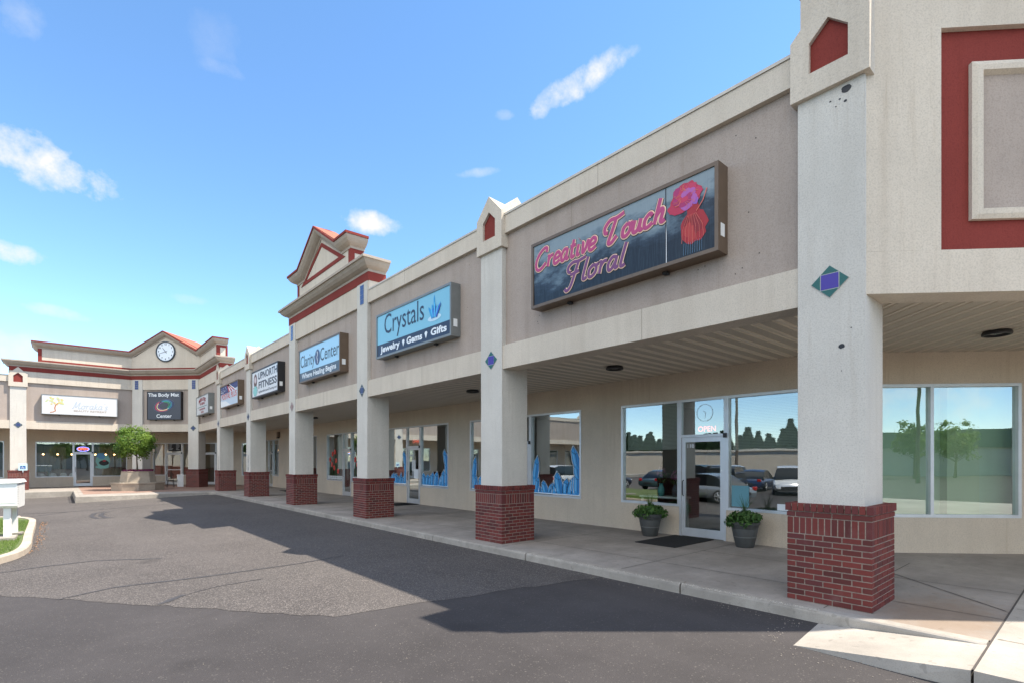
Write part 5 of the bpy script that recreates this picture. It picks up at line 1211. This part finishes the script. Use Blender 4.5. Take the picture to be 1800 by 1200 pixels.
# cars
def car(kind, paint, loc, rz, lab, nm='parked_car'):
    o = thing(nm, lab, 'car', (0, 0, 0), 'cars parked in the car park')
    suv = kind == 'suv'; L_ = 4.6; H1 = .95 if suv else .82; H2 = 1.72 if suv else 1.42
    bodyx = [(-2.3, .45, .62, .70), (-2.25, .32, H1-.08, .82), (-1.9, .25, H1, .88), (-1.0, .24, H1+.03, .91), (0, .24, H1+.02, .92), (.9, .24, H1, .91), (1.5, .25, H1-.04, .89), (2.1, .3, H1-.14, .84), (2.32, .42, .62, .72)]
    def ringv(x, zb_, zt_, hw): return [(x, -hw*.9, zb_), (x, -hw, zb_+.12), (x, -hw, (zb_+zt_)/2+.1), (x, -hw*.96, zt_-.05), (x, -hw*.86, zt_), (x, 0, zt_+.03), (x, hw*.86, zt_), (x, hw*.96, zt_-.05), (x, hw, (zb_+zt_)/2+.1), (x, hw, zb_+.12), (x, hw*.9, zb_)]
    def loft(m, rings, mat=0):
        k = len(rings[0]); vs = [v for r_ in rings for v in r_]; fs = [(j*k+i, j*k+(i+1) % k, (j+1)*k+(i+1) % k, (j+1)*k+i) for j in range(len(rings)-1) for i in range(k)]+[tuple(range(k))[::-1], tuple((len(rings)-1)*k+i for i in range(k))]; m.add(vs, fs, mat)
    m = MB(); loft(m, [ringv(*b) for b in bodyx]); m.build('body', paint, o, True, autosmooth=50)
    if suv: cab = [(-2.15, H1-.02, H1, .80), (-2.0, H1, H2-.12, .74), (-1.6, H1, H2, .72), (.1, H1, H2, .72), (.55, H1, H2-.1, .72), (1.25, H1-.02, H1, .80)]
    else: cab = [(-1.9, H1-.02, H1, .80), (-1.1, H1, H2-.1, .70), (-.6, H1, H2, .68), (.1, H1, H2, .68), (.5, H1, H2-.1, .70), (1.3, H1-.02, H1, .80)]
    m = MB(); loft(m, [[(x, -hw*1.1, zb_), (x, -hw, zt_), (x, 0, zt_+.03*(zt_ > H1+.1)), (x, hw, zt_), (x, hw*1.1, zb_)] for x, zb_, zt_, hw in cab]); m.build('cabin_glass', pm('car_glass', (.01, .012, .014), .06), o, True, autosmooth=40)
    m = MB(); c2 = cab[1:-1]; loft(m, [[(x, -hw*1.01, zt_-.07), (x, -hw*.98, zt_+.012), (x, 0, zt_+.045), (x, hw*.98, zt_+.012), (x, hw*1.01, zt_-.07)] for x, zb_, zt_, hw in c2]); m.build('roof', paint, o, True, autosmooth=40)
    for x in (-1.4, 1.42):
        for sgn in (-1, 1):
            r_ = .36 if suv else .33; wh = MB(lambda a, b, c, x=x, sgn=sgn: (x+a, sgn*(.76+c), .34+b)); prof_ = [(.0, .0), (r_*.9, .0), (r_, .03), (r_, .14), (r_*.92, .17), (r_*.68, .17)]
            def lz(pr): 
                kk = 20; vs = [(rr*math.cos(2*math.pi*i/kk), rr*math.sin(2*math.pi*i/kk), c) for rr, c in pr for i in range(kk)]; wh.add(vs, [(j*kk+i, j*kk+(i+1) % kk, (j+1)*kk+(i+1) % kk, (j+1)*kk+i) for j in range(len(pr)-1) for i in range(kk)])
            lz(prof_); w_o = wh.build('wheel', 'dark', o, True, autosmooth=40)
            wh = MB(lambda a, b, c, x=x, sgn=sgn: (x+a, sgn*(.76+c), .34+b)); kk = 20
            for i in range(5):
                a = i*1.2566; wh.tube([(.03*math.cos(a), .03*math.sin(a), .165), (r_*.68*math.cos(a), r_*.68*math.sin(a), .16)], .03)
            lz([(r_*.68, .15), (r_*.7, .172), (r_*.6, .168)]); wh.build('rim', 'alu', w_o)
    for sgn in (-1, 1):
        m = MB(); m.cbox((2.16, sgn*.62-.14, .62), (2.31, sgn*.62+.14, .74), .03); m.build('headlight', pm('lamp_clear', (.7, .72, .74), .1), o); m = MB(); m.cbox((-2.31, sgn*.66-.12, .66), (-2.18, sgn*.66+.12, .84), .03); m.build('taillight', pm('lamp_red', (.4, .01, .01), .15), o)
    m = MB(); m.cbox((-2.33, -.3, .45), (-2.27, .3, .58), .01); m.cbox((2.24, -.45, .40), (2.335, .45, .56), .02); m.build('bumper_trim', 'dark', o)
    o.location = loc; o.rotation_euler = (0, 0, rz); return o
def pt(nm, c): return plain(nm, c, .22, .35)
cars = [('sedan', pt('paint_silver', (.30, .32, .34)), (-3.6, 13.7), 100, 'silver saloon car mirrored in the florist door'), ('suv', pt('paint_white', (.72, .72, .72)), (-13.0, 13.2), -20, 'white off road car mirrored right of the florist door'),
        ('suv', pt('paint_black', (.02, .02, .022)), (-11.8, 16.6), 165, 'black off road car parked beside the white one'), ('suv', pt('paint_pearl', (.66, .67, .68)), (-17.5, 20.5), 90, 'white estate car in the row behind'),
        ('sedan', pt('paint_teal', (.06, .10, .11)), (-12, 21.5), 180, 'dark teal saloon behind the silver car'), ('suv', pt('paint_navy', (.02, .03, .06)), (-8.5, 24.5), 185, 'dark blue off road car left in the florist window'),
        ('sedan', pt('paint_red', (.12, .02, .02)), (-18, 10.5), 80, 'dark red saloon at the far right of the row'), ('sedan', pt('paint_blue', (.03, .06, .14)), (-16.0, 16.6), 170, 'dark blue saloon between the two rows of parked cars'), ('suv', pt('paint_green', (.05, .08, .06)), (-19.5, 24.0), 95, 'dark green estate car at the back of the lot'), ('sedan', pt('paint_grey', (.12, .12, .13)), (-14, 8), 10, 'dark grey saloon near the open end of the row'),
        ('suv', pt('paint_white2', (.7, .7, .7)), (-9, 29), 175, 'white pickup sized car facing the end wing')]
for k_, p_, (x, y), rz, lab in cars: car(k_, p_, (x, y, zg(x, y)), R(rz), lab)
bpy.context.view_layer.update()
